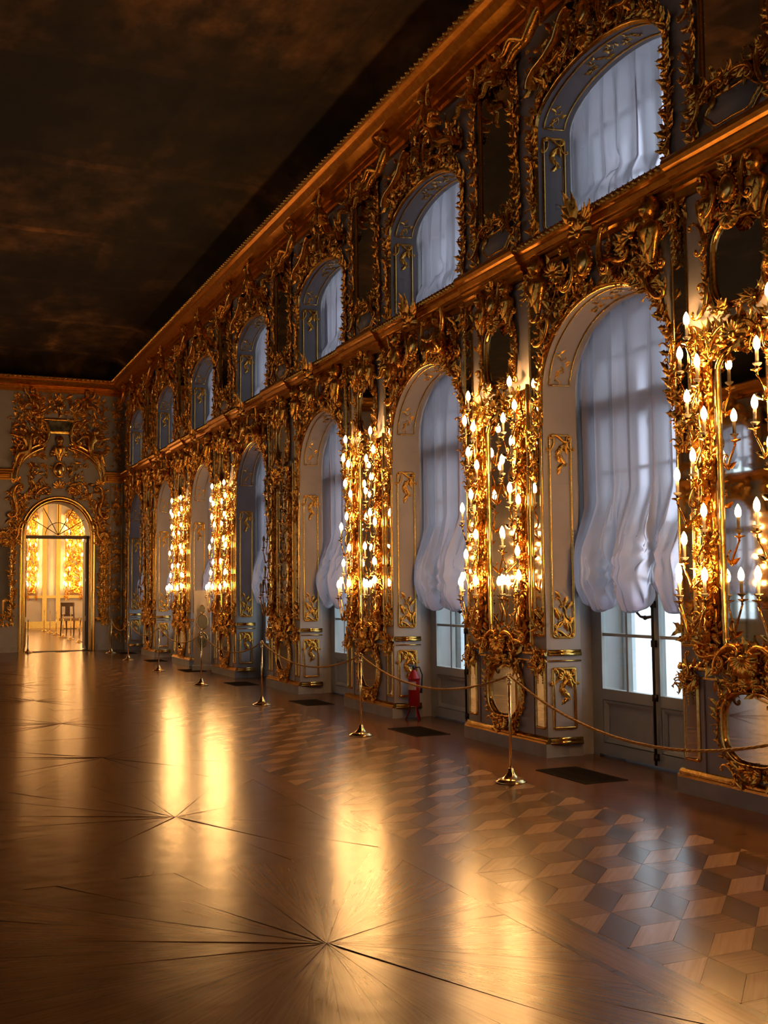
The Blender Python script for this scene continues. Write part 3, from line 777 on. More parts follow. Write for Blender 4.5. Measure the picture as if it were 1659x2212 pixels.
# ------------------------------------------------------------------ curtains
def make_curtain(seed, hw, z_spring, rise, zb, gathers, side_lift, folds, puff):
    rg = random.Random(seed)
    ph = [rg.uniform(0, 6.28) for _ in range(6)]
    nu, nv = 150, 80
    gr = 0.42 if z_spring-zb > 1.5 else 0.24
    def hem(s_):
        h = zb + side_lift*(math.exp(-(s_/0.07)**2)*1.2+math.exp(-((1-s_)/0.07)**2))
        for g, l, w in gathers: h += l*math.exp(-((s_-g)/w)**2)
        return h + 0.02*math.sin(21*s_+ph[0])
    def puffn(s_):
        b = [0]+[g for g, _, _ in gathers]+[1]
        for a, c in zip(b, b[1:]):
            if a <= s_ <= c: return max(0.0, math.sin(PI*(s_-a)/(c-a)))**0.8
        return 0
    def fn(u, v):
        edge = min(1, u/0.05, (1-u)/0.05)
        x = (u*2-1)*hw
        h = hem(u)
        roll = max(0, (v-0.90)/0.10); t = min(1, v/0.90)
        fi = 2*PI*folds*(u+0.022*math.sin(9*u+ph[1])+0.012*math.sin(23*u+ph[2]))+ph[3]+0.5*t*math.sin(4*u+ph[4])
        amp = min(1, 0.25+t*3)
        big = 0.72+0.28*math.sin(5*u+ph[5])
        xf = 0.054*big*amp*edge*math.sin(fi)         # the cloth doubles back on itself in pleats
        low = max(0, (t-0.62)/0.38) if gr > 0.3 else max(0, (t-0.75)/0.25)
        y = 0.038*amp*big*(1-0.6*low)*math.cos(fi)+0.009*t*(1-low)*math.cos(2.6*fi+ph[2])+0.018*t*math.sin(7*u+ph[0])
        pf = puffn(u)
        xf *= 1-0.7*low
        xs = x+xf
        zt = z_spring+rise*math.sqrt(max(0, 1-(min(1, abs(xs)/(hw*1.015)))**2))
        z = zt+(h-zt)*t
        y -= puff*pf*math.sin(PI*min(1, low**1.3*0.9))*1.15+puff*0.45*low
        for g, l, w in gathers:
            gx = (g*2-1)*hw; gz = hem(g)+0.06+l*1.1
            dx, dz = x-gx, z-gz
            d = math.hypot(dx, dz)+1e-4
            f = math.exp(-(d/gr)**2)
            y += 0.034*f*min(1, d/0.12)*math.cos(9*math.atan2(dx, -dz)+ph[5])*low
            y += 0.07*math.exp(-(d/0.08)**2)
            if t > 0.5: xs -= dx*0.5*f*((t-0.5)/0.5)
        y += 0.007*math.sin(11*z+6*x+ph[2])*low+0.010*low*math.sin(2*PI*13*u+4*z+ph[1])+0.006*low*math.sin(2*PI*23*u-6*z+ph[4])
        if roll > 0:          # the cloth turns under and back up behind
            a = roll*PI*0.95
            y += 0.06*(1-math.cos(a))*(0.4+pf); z += -0.04*math.sin(a)*(0.3+pf)+0.12*max(0, roll-0.45)
        bow = 0.07*low*math.sin(PI*min(1, low))      # the free hem swells past its width
        xs += bow*(2*u-1)
        return (xs, y, z)
    mb = MB(); mb.grid(fn, nu, nv)
    return mb.mesh('curtain', SILK)
CURT_LOW = [make_curtain(1, 0.965, SPL-0.02, RISEL+0.02, 1.44, [(0.34, 0.10, 0.05), (0.66, 0.19, 0.055)], 0.06, 7, 0.16),
            make_curtain(2, 0.965, SPL-0.02, RISEL+0.02, 1.40, [(0.36, 0.10, 0.06), (0.74, 0.13, 0.06)], 0.10, 6, 0.16),
            make_curtain(3, 0.965, SPL-0.02, RISEL+0.02, 1.38, [(0.30, 0.26, 0.08), (0.62, 0.34, 0.07)], 0.16, 6, 0.16),
            make_curtain(4, 0.965, SPL-0.02, RISEL+0.02, 1.42, [(0.40, 0.14, 0.07), (0.80, 0.22, 0.09)], 0.10, 7, 0.14)]
CURT_UP = [make_curtain(11, 0.965, SPU-0.02, RISEU+0.02, 5.16, [(0.38, 0.17, 0.06), (0.79, 0.32, 0.06)], 0.10, 7, 0.07),
           make_curtain(12, 0.965, SPU-0.02, RISEU+0.02, 5.16, [(0.34, 0.18, 0.05), (0.74, 0.34, 0.07)], 0.14, 6, 0.07),
           make_curtain(13, 0.965, SPU-0.02, RISEU+0.02, 5.18, [(0.45, 0.3, 0.06), (0.7, 0.2, 0.06)], 0.12, 7, 0.07)]

# ------------------------------------------------------------------ windows
def bars(lst, mat, name):
    mb = MB()
    for b in lst: mb.box(*b)
    return mb.mesh(name, mat, False)
def spec_french_window():
    s = Spec('window_1', None, (0, 0.36, 0))
    y0, y1 = 0.37, 0.44
    mb = MB(); o = arch_path(1.01, 0, SPL, RISEL); i = arch_path(0.90, 0, SPL, RISEL-0.09)
    n = len(o)
    vs = [(x, y0, z) for x, z in o]+[(x, y0, z) for x, z in i]+[(x, y1, z) for x, z in o]+[(x, y1, z) for x, z in i]
    fs = []
    for k in range(n-1): fs += [(k, k+1, n+k+1, n+k), (n+k, n+k+1, 3*n+k+1, 3*n+k), (2*n+k, 3*n+k, 3*n+k+1, 2*n+k+1)]
    mb.add(vs, fs); s.part('window_frame', mb.mesh('frame', DOORW, False))
    s.part('transom', bars([(-0.9, 0.9, y0, y1, 3.3, 3.42), (-0.035, 0.035, y0, y1, 3.42, 4.19), (-0.9, -0.035, y0+.02, y1-.01, 3.80, 3.83), (0.035, 0.9, y0+.02, y1-.01, 3.80, 3.83)], DOORW, 'transom'))
    pane = MB(); pane.box(0, 0.36, 0, 0.004, 0, 0.49); PM = pane.mesh('pane', PANE, False)
    fan = MB(); fan.prism([(0.035, 3.42)]+[(0.9*math.cos(a), SPL+(RISEL-0.09)*math.sin(a)) for a in [PI/2*k/8 for k in range(8, -1, -1)]][1:]+[(0.9, 3.42)], 0.40, 0.404); FM = fan.mesh('fan_pane', PANE, False)
    s.part('fan_pane', FM); s.part('fan_pane', FM, T(sx=-1))
    for sx in (-1, 1):
        def X(a, b): return tuple(sorted((sx*a, sx*b)))
        L = [(*X(0.0, 0.055), y0, y1, 0.02, 3.3), (*X(0.83, 0.9), y0, y1, 0.02, 3.3), (*X(0.05, 0.84), y0, y1, 0.02, 0.13), (*X(0.05, 0.84), y0, y1, 0.54, 0.64), (*X(0.05, 0.84), y0, y1, 3.22, 3.3), (*X(0.427, 0.457), y0+.01, y1-.01, 0.64, 3.22)]
        zs = [0.64, 1.155, 1.67, 2.19, 2.71, 3.22]
        L += [(*X(0.05, 0.84), y0+.012, y1-.012, z-0.014, z+0.014) for z in zs[1:-1]]
        subs = []
        mb = MB(); x0, x1 = X(0.055, 0.83)
        mb.box(x0, x1, y0+0.035, y1-0.01, 0.13, 0.54); mb.sweep(rect(x0+.03, x1-.03, 0.16, 0.51), [(-0.03, -0.36-.035-0.0), (-0.02, -0.372), (0.0, -0.378), (0.025, -0.40)], True)
        subs.append(('door_panel', mb.mesh('panel', DOORW, False), Matrix()))
        for a, b in zip(zs, zs[1:]):
            for xa in (0.06, 0.46):
                subs.append(('pane', PM, Matrix.Translation((min(sx*xa, sx*(xa+0.36)), 0.405, a+0.016))))
        s.part('window_leaf', bars(L, DOORW, 'leaf'), None, subs)
    mb = MB(); mb.tube([(0, 0.345, 0.03), (0, 0.345, 3.28)], 0.012, 8)
    for z in (0.1, 0.62, 1.1, 1.45, 2.2, 3.1): mb.box(-0.02, 0.02, 0.335, 0.372, z-0.03, z+0.03)
    rod = mb.mesh('rod', IRON)
    mb = MB(); mb.tube([(0, 0.345, 1.34), (-0.05, 0.31, 1.33), (-0.10, 0.29, 1.34), (-0.15, 0.28, 1.385), (-0.20, 0.28, 1.40)], [0.012, 0.016, 0.011, 0.012, 0.010], 7); mb.ball((-0.205, 0.28, 1.40), 0.02); mb.ball((-0.06, 0.31, 1.33), 0.022)
    s.part('espagnolette_rod', rod, None, [('handle', mb.mesh('handle', IRON), Matrix())])
    L = [(-1.0, -0.88, .74, .80, 0, 4.2), (0.88, 1.0, .74, .80, 0, 4.2), (-0.06, 0.06, .74, .80, 0, 4.2), (-0.46, -0.42, .75, .79, 0, 4.2), (0.42, 0.46, .75, .79, 0, 4.2), (-0.9, 0.9, .74, .80, 0, 0.55), (-0.9, 0.9, .75, .79, 2.15, 2.2), (-0.9, 0.9, .74, .80, 3.3, 3.4)]
    s.part('outer_sash', bars(L, SASH, 'outer'))
    return s
def spec_attic_window():
    s = Spec('window_8', None, (0, 0.36, ZC))
    y0, y1 = 0.37, 0.44
    L = [(-0.99, -0.88, y0, y1, ZC, SPU+.02), (0.88, 0.99, y0, y1, ZC, SPU+.02), (-0.03, 0.03, y0, y1, ZC, SPU+RISEU), (-0.9, 0.9, y0, y1, ZC, ZC+0.08), (-0.9, 0.9, y0, y1, SPU-.03, SPU+.03), (-0.9, 0.9, y0+.02, y1-.01, 5.52, 5.55), (-0.47, -0.44, y0+.02, y1-.01, ZC, SPU), (0.44, 0.47, y0+.02, y1-.01, ZC, SPU)]
    s.part('window_frame', bars(L, DOORW, 'frame'))
    pane = MB(); pane.box(0, 0.41, 0.405, 0.409, ZC+.08, 5.52); PM = pane.mesh('pane', PANE, False)
    fan = MB(); fan.prism([(0.03, SPU+.03)]+[(0.95*math.cos(a), SPU+RISEU*math.sin(a)) for a in [PI/2*k/8 for k in range(8, 0, -1)]], 0.40, 0.404); FM = fan.mesh('fan_pane', PANE, False)
    for xa in (-0.88, -0.44, 0.03, 0.47):
        for dz in (0, 0.5): s.part('pane', PM, Matrix.Translation((xa, 0, dz)))
    s.part('fan_pane', FM); s.part('fan_pane', FM, T(sx=-1))
    return s

# ------------------------------------------------------------------ wall shell: piers, spandrels, embrasures
def pier_mesh():
    mb = MB(); mb.box(-PH, PH, 0, 1.0, 0, 8.1); return mb.mesh('pier', WHITE, False)
def spandrel_mesh():
    mb = MB()
    def band(zs, rise, top, z0):
        n = 24
        P = [(HW*math.cos(PI-PI*k/n), zs+rise*math.sin(PI*k/n)) for k in range(n+1)]
        for y, flip in ((0.0, 0), (1.0, 1)):
            vs = [(x, y, z) for x, z in P]+[(x, y, top) for x, z in P]
            mb.add(vs, [(k, k+1, n+2+k, n+1+k) for k in range(n)])
        vs = [(x, 0.34, z) for x, z in P]+[(x, 1.0, z) for x, z in P]
        mb.add(vs, [(k, k+1, n+2+k, n+1+k) for k in range(n)])
    band(SPL, RISEL, ZC, 0); band(SPU, RISEU, 8.1, ZC)
    mb.add([(-HW, 0, ZC), (HW, 0, ZC), (HW, 1, ZC), (-HW, 1, ZC)], [(0, 1, 2, 3)])
    return mb.mesh('spandrel', WHITE, False)
def reveal_meshes(z0, zs, rise):
    """Splayed lining of an opening, its gilt panel frames and its carved sprigs."""
    a = arch_path(HW, z0, zs, rise, 28); b = arch_path(HW-0.06, z0, zs, rise-0.05, 28); n = len(a)
    mb = MB(); mb.add([(x, 0, z) for x, z in a]+[(x, 0.345, z) for x, z in b], [(k, k+1, n+k+1, n+k) for k in range(n-1)])
    lining = mb.mesh('lining', WHITE)
    fr = MB(); ca = MB()
    def vault(t, d):      # point and frame on the soffit: t 0..1 along the arch, d depth
        q = d/0.345; hw = HW-0.06*q; rs = rise-0.05*q; an = PI-PI*t
        p = Vector((hw*math.cos(an), d, zs+rs*math.sin(an)))
        tg = Vector((hw*math.sin(an), 0, -rs*math.cos(an))).normalized(); nn = Vector((-tg.z, 0, tg.x))
        if nn.dot(Vector((p.x, 0, p.z-zs))) < 0: nn = -nn
        return p, tg, nn
    for d in (0.07, 0.28):
        P = [vault(0.03+0.94*k/30, d) for k in range(31)]
        fr.tube([p-nn*0.006 for p, tg, nn in P], 0.009, 6)
    for e in (0.03, 0.97):
        P = [vault(e, 0.07+0.21*k/4) for k in range(5)]; fr.tube([p-nn*0.006 for p, tg, nn in P], 0.009, 6)
    rg = random.Random(9)
    ts = [0.05+0.012*k for k in range(10)]+[0.36+0.01*k for k in range(29)]+[0.84+0.012*k for k in range(10)]
    for t in ts:
        p, tg, nn = vault(t, 0.175+0.045*math.sin(t*70))
        M = Matrix(((0, nn.x, tg.x, p.x-nn.x*.004), (1, nn.y, tg.y, p.y), (0, nn.z, tg.z, p.z-nn.z*.004), (0, 0, 0, 1))) @ T(rot=rg.choice((-1, 1))*rg.uniform(0.3, 1.3))
        if rg.random() < 0.3: scroll(ca, M, 0.07, rg.choice('CS'), 0.09, 0.05, 5, 3)
        else: leaf(ca, M, 0.07, 0.03, 0.35, 0.08, 2, 5)
    sp = math.atan(0.06/0.345)
    for sx in (-1, 1):
        J = Matrix.Translation((sx*(HW-0.03), 0.172, 0)) @ Matrix.Rotation(sx*-(PI/2-sp), 4, 'Z')
        def panel(za, zb, top, bot, c=0.03):
            fr.sweep(rect(-0.11, 0.11, za, zb, c), [(o*1.25, d*1.1) for o, d in BEAD], True, J)
            for z, s_, on in ((za+0.03, 1, bot), (zb-0.03, -1, top)):
                if not on: continue
                for k in range(on):
                    zz = z+s_*0.035*k; x = 0.05*math.sin(k*1.15)*(1-0.5*k/on)
                    M = J @ T(x, -0.004, zz, (0 if s_ > 0 else PI)+0.8*math.cos(k*1.3))
                    if k % 3 == 0: scroll(ca, M, 0.17*(1-0.5*k/on), 'C' if k % 2 else 'S', 0.085, 0.06, 6, 2)
                    else: leaf(ca, M, 0.14*(1-0.4*k/on), 0.06*(1-0.4*k/on), 0.4, 0.1, 3, 6)
                if on > 4:
                    for q in (-1, 1): scroll(ca, J @ T(q*0.07, -0.004, z+s_*0.06, q*0.3, 1, q*s_), 0.15, 'C', 0.08, 0.06, 6, 2)
        if z0 < 1:
            panel(1.13, 3.08, 9, 11); panel(0.27, 0.83, 8, 0, 0.008)
            shell(ca, J @ T(0, -0.004, 0.74, 0, 0.75), 0.1)
            for za, zb, d in ((0.955, 0.985, 0.03), (0.985, 1.012, 0.018), (0.90, 0.915, 0.014), (0.15, 0.185, 0.03), (0.12, 0.15, 0.04)): fr.box(-0.16, 0.172, -d, 0.0, za, zb, J)
        else: panel(z0+0.14, zs-0.06, 8, 0)
    return lining, fr.mesh('panel_frame', GOLDM), ca.mesh('panel_carving', GOLD)
def extr_x(prof, x0, x1):       # wall moulding: profile (out, z) along local x
    mb = MB(); n = len(prof)
    mb.add([(x0, -d, z) for d, z in prof]+[(x1, -d, z) for d, z in prof], [(i, i+n, i+1+n, i+1) for i in range(n-1)]+[tuple(range(n)), tuple(range(2*n-1, n-1, -1))])
    return mb
PROF_MID = [(0, 4.68), (0.03, 4.68), (0.03, 4.73), (0.055, 4.745), (0.055, 4.79), (0.085, 4.80), (0.085, 4.825), (0.10, 4.83), (0.125, 4.87), (0.125, 4.885), (0.15, 4.90), (0.168, 4.93), (0.168, 4.955), (0.15, 4.98), (0, 4.98)]
PROF_TOP = [(0, 7.14), (0.05, 7.14), (0.05, 7.19), (0.11, 7.21), (0.11, 7.25), (0.17, 7.265), (0.17, 7.285), (0.24, 7.30), (0.34, 7.345), (0.40, 7.40), (0.40, 7.425), (0.46, 7.44), (0.49, 7.47), (0.49, 7.50), (0.47, 7.51), (0, 7.51)]
def leaf_band(d, z, pitch, size, length):
    mb = MB(); n = int(length/pitch)
    for i in range(n):
        x = (i+0.5)*pitch-length/2
        leaf(mb, T(x, -d, z-size*0.5, 0.25), size, pitch*0.8, 0.5, 0.0, 2, 4); mb.ball((x+pitch*0.5, -d-0.004, z), size*0.16, None, 5, 3)
    return G(mb)
def build_wall(Wf, side, ks_pier, ks_win, y_lo, y_hi, sgn):
    root = structure('wall_'+side)
    PM, SM = pier_mesh(), spandrel_mesh()
    LO, UP = reveal_meshes(0, SPL, RISEL), reveal_meshes(ZC, SPU, RISEU)
    for k in ks_pier: obj('pier', PM, root, Wf(pier_y(k)))
    for k in ks_win:
        W = Wf(win_y(k)); obj('spandrel', SM, root, W)
        for lin, fr, ca in (LO, UP):
            e = obj('embrasure', lin, root, W); obj('panel_frame', fr, e); obj('panel_carving', ca, e)
    for a, b in ((y_lo, pier_y(ks_pier[0])-PH), (pier_y(ks_pier[-1])+BAY-HW*1.0-PH+0.0, y_hi)):
        if side == 'right': pass
    mb = MB(); mb.box(-(pier_y(ks_pier[0])-PH-y_lo)/2, (pier_y(ks_pier[0])-PH-y_lo)/2, 0, 1, 0, 8.1)
    obj('end_block', mb.mesh('end_block', WHITE, False), root, Wf((pier_y(ks_pier[0])-PH+y_lo)/2))
    last = win_y(ks_win[-1])+HW
    mb = MB(); mb.box(-(y_hi-last)/2, (y_hi-last)/2, 0, 1, 0, 8.1); obj('end_block', mb.mesh('end_block', WHITE, False), root, Wf((y_hi+last)/2))
    return root
wall_right = build_wall(wall_R, 'right', list(range(-3, 7)), list(range(-3, 7)), YBACK, YEND, 1)
wall_left = build_wall(wall_L, 'left', list(range(-3, 7)), list(range(-3, 7)), YBACK, YEND, -1)

# cornices, dado rails, plinths
LEAFB, LEAFT = leaf_band(0.166, 4.945, 0.075, 0.06, BAY), leaf_band(0.487, 7.485, 0.12, 0.06, BAY)
def trims(Wf, side, y0, y1, first):
    ln = y1-y0; c = (y0+y1)/2
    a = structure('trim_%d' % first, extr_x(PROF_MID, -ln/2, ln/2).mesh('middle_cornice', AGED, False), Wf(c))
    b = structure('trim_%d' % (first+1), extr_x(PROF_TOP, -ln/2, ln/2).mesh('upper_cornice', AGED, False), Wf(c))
    for k in range(-3, 7):
        if side == 'right' and k < -1: continue
        y = pier_y(k)+BAY/2
        for par, me in ((a, LEAFB), (b, LEAFT)): obj('leaf_band', me, par, Wf(c).inverted() @ Wf(y))
    # resault blocks of the cornice over the piers
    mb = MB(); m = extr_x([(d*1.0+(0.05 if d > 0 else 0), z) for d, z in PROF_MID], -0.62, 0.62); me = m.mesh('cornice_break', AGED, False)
    for k in range(-1, 7): obj('cornice_break', me, a, Wf(c).inverted() @ Wf(pier_y(k)))
    return a, b
trims(wall_R, 'right', YBACK, YEND, 1)
trims(wall_L, 'left', YBACK, YEND, 3)
def plinths(Wf, name, ks):
    root = structure(name)
    mb = MB(); mb.box(-0.836, 0.836, -0.045, 0.0, 0, 0.125); mb.box(-0.836, -0.80, 0.0, 0.37, 0, 0.125); mb.box(0.80, 0.836, 0.0, 0.37, 0, 0.125); blk = mb.mesh('plinth_block', STONE, False)
    m = extr_x([(0, 0.125), (0.045, 0.125), (0.045, 0.145), (0.03, 0.15), (0.03, 0.165), (0.012, 0.185), (0, 0.19)], -0.83, 0.83); gm = m.mesh('plinth_moulding', GOLDM, False)
    m = extr_x([(0, 0.955), (0.02, 0.955), (0.034, 0.965), (0.034, 0.985), (0.02, 1.0), (0.02, 1.01), (0, 1.015)], -PH-0.01, PH+0.01); m.box(-PH, PH, -0.014, 0, 0.895, 0.91); dr = m.mesh('dado_rail', GOLDM, False)
    mb = MB(); mb.box(-0.57, -0.53, -0.012, 0, 0.19, 0.9); mb.box(0.53, 0.57, -0.012, 0, 0.19, 0.9); ps = mb.mesh('dado_stile', WHITE, False)
    for k in ks:
        W = Wf(pier_y(k))
        p = obj('plinth_block', blk, root, W); obj('plinth_moulding', gm, p); obj('dado_rail', dr, root, W); obj('dado_stile', ps, root, W)
plinths(wall_R, 'baseboard_right', range(-1, 7))
plinths(wall_L, 'baseboard_left', range(2, 7))

# ------------------------------------------------------------------ put the pier and window things in place
ORD = ['first', 'second', 'third', 'fourth', 'fifth', 'sixth', 'seventh']
SP = dict(dado=spec_dado_mirror(), low={s: spec_low_strip(s) for s in (-1, 1)}, tall=spec_tall_mirror(), strip={s: spec_tall_strip(s) for s in (-1, 1)}, upper=spec_upper_mirror(), attic=spec_attic_mirror(),
          cand={(s, l): spec_candelabrum(s, l) for s in (-1, 1) for l in (True, False)}, over=[spec_overdoor(0), spec_overdoor(1)], aover=spec_attic_overdoor(), win=spec_french_window(), awin=spec_attic_window())
UNLIT_PIERS = (3, 6)
SIDE = {-1: 'far', 1: 'near'}
for k in range(-1, 7):
    W = wall_R(pier_y(k))
    lit = k not in UNLIT_PIERS
    if k < 0:
        for s in (-1, 1): SP['cand'][(s, lit)].put(W, 'lit gilded wall candelabrum on the pier beyond the right edge of the picture', 'gilded wall candelabra')
        continue
    n = ORD[k]
    SP['dado'].put(W, 'cartouche-shaped dado mirror with gilt leaf frame, %s pier from the right' % n, 'dado mirrors')
    SP['tall'].put(W, 'tall centre mirror between gilded foliage columns, %s pier from the right' % n, 'tall pier mirrors')
    SP['upper'].put(W, 'rounded upper mirror under gilt busts and boss, %s pier from the right' % n, 'upper oval mirrors')
    SP['attic'].put(W, 'dark attic mirror panel with gilt cartouche, above the %s pier from the right' % n, 'attic mirror panels')
    for s in (-1, 1):
        e = SIDE[s]
        SP['low'][s].put(W, 'narrow dado mirror strip on the %s side of the %s pier from the right' % (e, n), 'narrow dado mirrors')
        SP['strip'][s].put(W, 'narrow full-height mirror strip on the %s side of the %s pier from the right' % (e, n), 'narrow tall mirrors')
        SP['cand'][(s, lit)].put(W, '%s gilded candelabrum on the %s side of the %s pier from the right' % ('lit' if lit else 'unlit', e, n), 'gilded wall candelabra')
def put_window(spec, W, name, group):
    r = spec.put(W @ Matrix.Translation((0, 0.14, 0)), None, group, 'structure'); r.name = name
    return r
for k in range(-2, 7):
    W = wall_R(win_y(k)); seen = k >= 0
    C = W @ Matrix.Translation((0, 0.385, 0))
    n = ORD[k] if seen else None
    r = put_window(SP['win'], W, 'window_%d' % (k+1 if seen else 40+k), None); r_ = put_window(SP['awin'], W, 'window_%d' % (k+8 if seen else 50+k), None)
    if seen: r['label'] = 'glazed white double door behind the curtain, %s window from the right' % n; r_['label'] = 'arched upper window behind its curtain, %s from the right' % n
    lo = obj('swag_curtain', CURT_LOW[k % 4 if seen else 3], None, C); up_ = obj('attic_curtain', CURT_UP[(k % 3) if seen else 0], None, C)
    if seen:
        SP['over'][(k+1) % 2].put(W, 'gilded carving with boss and scrolls over the lower arch, %s window from the right' % n, 'carved overdoors')
        SP['aover'].put(W, 'gilded attic pediment with reclining figures over the %s upper window from the right' % n, 'attic pediments')
        tag(lo, 'white sheer curtain gathered up in puffs, %s lower window from the right' % n, 'curtain', 'lower curtains')
        tag(up_, 'white sheer curtain with lifted hem, %s upper window from the right' % n, 'curtain', 'upper curtains')
    else:
        tag(lo, 'white sheer lower curtain in a window beyond the right edge of the picture', 'curtain', 'lower curtains out of the picture')
        tag(up_, 'white sheer upper curtain in a window beyond the right edge of the picture', 'curtain', 'upper curtains out of the picture')
# the opposite wall, which the mirrors reflect
for k in range(-3, 7):
    W = wall_L(win_y(k)); C = W @ Matrix.Translation((0, 0.385, 0))
    put_window(SP['win'], W, 'window_%d' % (63+k), None); put_window(SP['awin'], W, 'window_%d' % (73+k), None)
    tag(obj('swag_curtain', CURT_LOW[k % 4], None, C), 'white sheer lower curtain on the opposite wall, seen in the mirrors', 'curtain', 'lower curtains on the opposite wall')
    tag(obj('attic_curtain', CURT_UP[k % 3], None, C), 'white sheer upper curtain on the opposite wall, seen in the mirrors', 'curtain', 'upper curtains on the opposite wall')
    if k < 3: continue
    SP['over'][k % 2].put(W, 'gilded overdoor carving on the opposite wall, seen in the mirrors', 'overdoors on the opposite wall')
    SP['aover'].put(W, 'gilded attic pediment on the opposite wall, seen in the mirrors', 'pediments on the opposite wall')
    W = wall_L(pier_y(k))
    SP['dado'].put(W, 'dado mirror on the opposite wall, seen in the mirrors', 'dado mirrors on the opposite wall')
    SP['tall'].put(W, 'tall pier mirror on the opposite wall, seen in the mirrors', 'tall mirrors on the opposite wall')
    SP['upper'].put(W, 'rounded upper mirror on the opposite wall, seen in the mirrors', 'upper mirrors on the opposite wall')
    SP['attic'].put(W, 'attic mirror panel on the opposite wall, seen in the mirrors', 'attic panels on the opposite wall')
    for s in (-1, 1): SP['cand'][(s, k in (4, 5))].put(W, 'gilded candelabrum on the opposite wall, seen in the mirrors', 'candelabra on the opposite wall')

# ------------------------------------------------------------------ ceiling, back wall, outside ground
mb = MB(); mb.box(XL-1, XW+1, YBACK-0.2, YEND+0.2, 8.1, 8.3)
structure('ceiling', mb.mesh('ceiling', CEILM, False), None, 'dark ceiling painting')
mb = MB(); mb.box(XL-1, XW+1, YBACK-0.3, YBACK, 0, 8.1); structure('wall_back', mb.mesh('wall_back', WHITE, False))
mb = MB(); mb.box(-300, 300, -300, 300, -7.2, -7.0); structure('ground', mb.mesh('ground', SNOW, False))

# painted cove from the cornices up to the ceiling
mb = MB()
ring0 = [(XL+0.02, YBACK), (XW-0.02, YBACK), (XW-0.02, YEND-0.02), (XL+0.02, YEND-0.02)]
rings = []
for k in range(7):
    a = PI/2*k/6; i_ = 0.9*(1-math.cos(a)); z = 7.515+0.58*math.sin(a)
    rings.append([(XL+0.02+i_, YBACK+i_, z), (XW-0.02-i_, YBACK+i_, z), (XW-0.02-i_, YEND-0.02-i_, z), (XL+0.02+i_, YEND-0.02-i_, z)])
mb.add([p for r_ in rings for p in r_], [(4*k+q, 4*k+(q+1) % 4, 4*k+4+(q+1) % 4, 4*k+4+q) for k in range(6) for q in range(4)])
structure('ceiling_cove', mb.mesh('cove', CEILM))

# ------------------------------------------------------------------ parquet floor
def clip(poly, a, b, c):         # keep a*x+b*y <= c
    out = []
    for i, p in enumerate(poly):
        q = poly[(i+1) % len(poly)]
        dp, dq = a*p[0]+b*p[1]-c, a*q[0]+b*q[1]-c
        if dp <= 0: out.append(p)
        if dp*dq < 0:
            t = dp/(dp-dq); out.append((p[0]+(q[0]-p[0])*t, p[1]+(q[1]-p[1])*t))
    return out
def area(p): return 0.5*sum(p[i][0]*p[(i+1) % len(p)][1]-p[(i+1) % len(p)][0]*p[i][1] for i in range(len(p)))
def board(mb, poly, grain, top=0.0, gap=0.0011, tilt=(0, 0)):
    """A floor block: top face and edges, with uv along the grain."""
    if area(poly) < 0: poly = poly[::-1]
    cx = sum(p[0] for p in poly)/len(poly); cy_ = sum(p[1] for p in poly)/len(poly)
    n = len(poly); P = []
    for p in poly:
        d = math.hypot(p[0]-cx, p[1]-cy_) or 1
        k = max(0.5, 1-gap*1.6/d); P.append((cx+(p[0]-cx)*k, cy_+(p[1]-cy_)*k))
    o = len(mb.v)
    if mb.uv is None: mb.uv = []
    for z in (0, -0.012):
        for x, y in P:
            mb.v.append((x, y, top+z+(x-cx)*tilt[0]+(y-cy_)*tilt[1]))
            mb.uv.append((x*grain[0]+y*grain[1]+cx*3.1, -x*grain[1]+y*grain[0]+cy_*1.7))
    mb.f.append(tuple(o+i for i in range(n)))
    for i in range(n): mb.f.append((o+i, o+n+i, o+n+(i+1) % n, o+(i+1) % n))
floor = structure('floor', None, None, 'glossy patterned parquet floor')
mb = MB(); mb.box(XL-1, XW+1.0, YBACK, YEND+1.3, -0.3, -0.013); obj('floor_bed', mb.mesh('bed', GROOVE, False), floor)
rg = random.Random(77)
# tumbling blocks between the two borders: pale and dark lozenges and squares
A = 0.24; X0, X1 = 2.97, 4.72; OX, OY = 2.98, 4.90
near = []; rest = {0: MB(), 1: MB(), 2: MB()}
MATS = (MAPLE, DARKW, MIDW); PN = ('pale_lozenge', 'dark_lozenge', 'brown_square')
shapes = {0: ([(0, 0), (A, 0), (2*A, A), (A, A)], (0.7, 0.7)), 1: ([(0, 0), (A, A), (A, 2*A), (0, A)], (0, 1)), 2: ([(A, A), (2*A, A), (2*A, 2*A), (A, 2*A)], (1, 0))}
shared = {}
cells = []
for i in range(-60, 120):
    for j in range(-60, 140):
        x = OX+i*2*A-j*A; y = OY+i*A+j*A
        if x < X0-3*A or x > X1 or y < YBACK or y > YEND-0.6: continue
        cells.append((x, y))
cells.sort(key=lambda c: math.hypot(c[0]-2, c[1]-3.0) if c[1] > 2.2 else 99+abs(c[1]))
count = 0
for x, y in cells:
    for t, (sh, gr) in shapes.items():
        poly = [(px+x, py+y) for px, py in sh]
        full = all(X0 <= p[0] <= X1 for p in poly)
        poly = clip(clip(poly, -1, 0, -X0), 1, 0, X1)
        if len(poly) < 3 or abs(area(poly)) < 1e-4: continue
        vis = y > 2.6
        if count < 300 and vis:
            if full:
                key = (t, rg.randrange(4))
                if key not in shared:
                    m = MB(); board(m, sh, gr, 0, 0.0011, (rg.uniform(-.002, .002), rg.uniform(-.002, .002))); shared[key] = m.mesh(PN[t], MATS[t], False)
                obj(PN[t], shared[key], floor, Matrix.Translation((x, y, 0)))
            else:
                m = MB(); board(m, poly, gr); obj(PN[t], m.mesh(PN[t], MATS[t], False), floor)
            count += 1
        else: board(rest[t], poly, gr, 0, 0.0011, (rg.uniform(-.002, .002), rg.uniform(-.002, .002)))
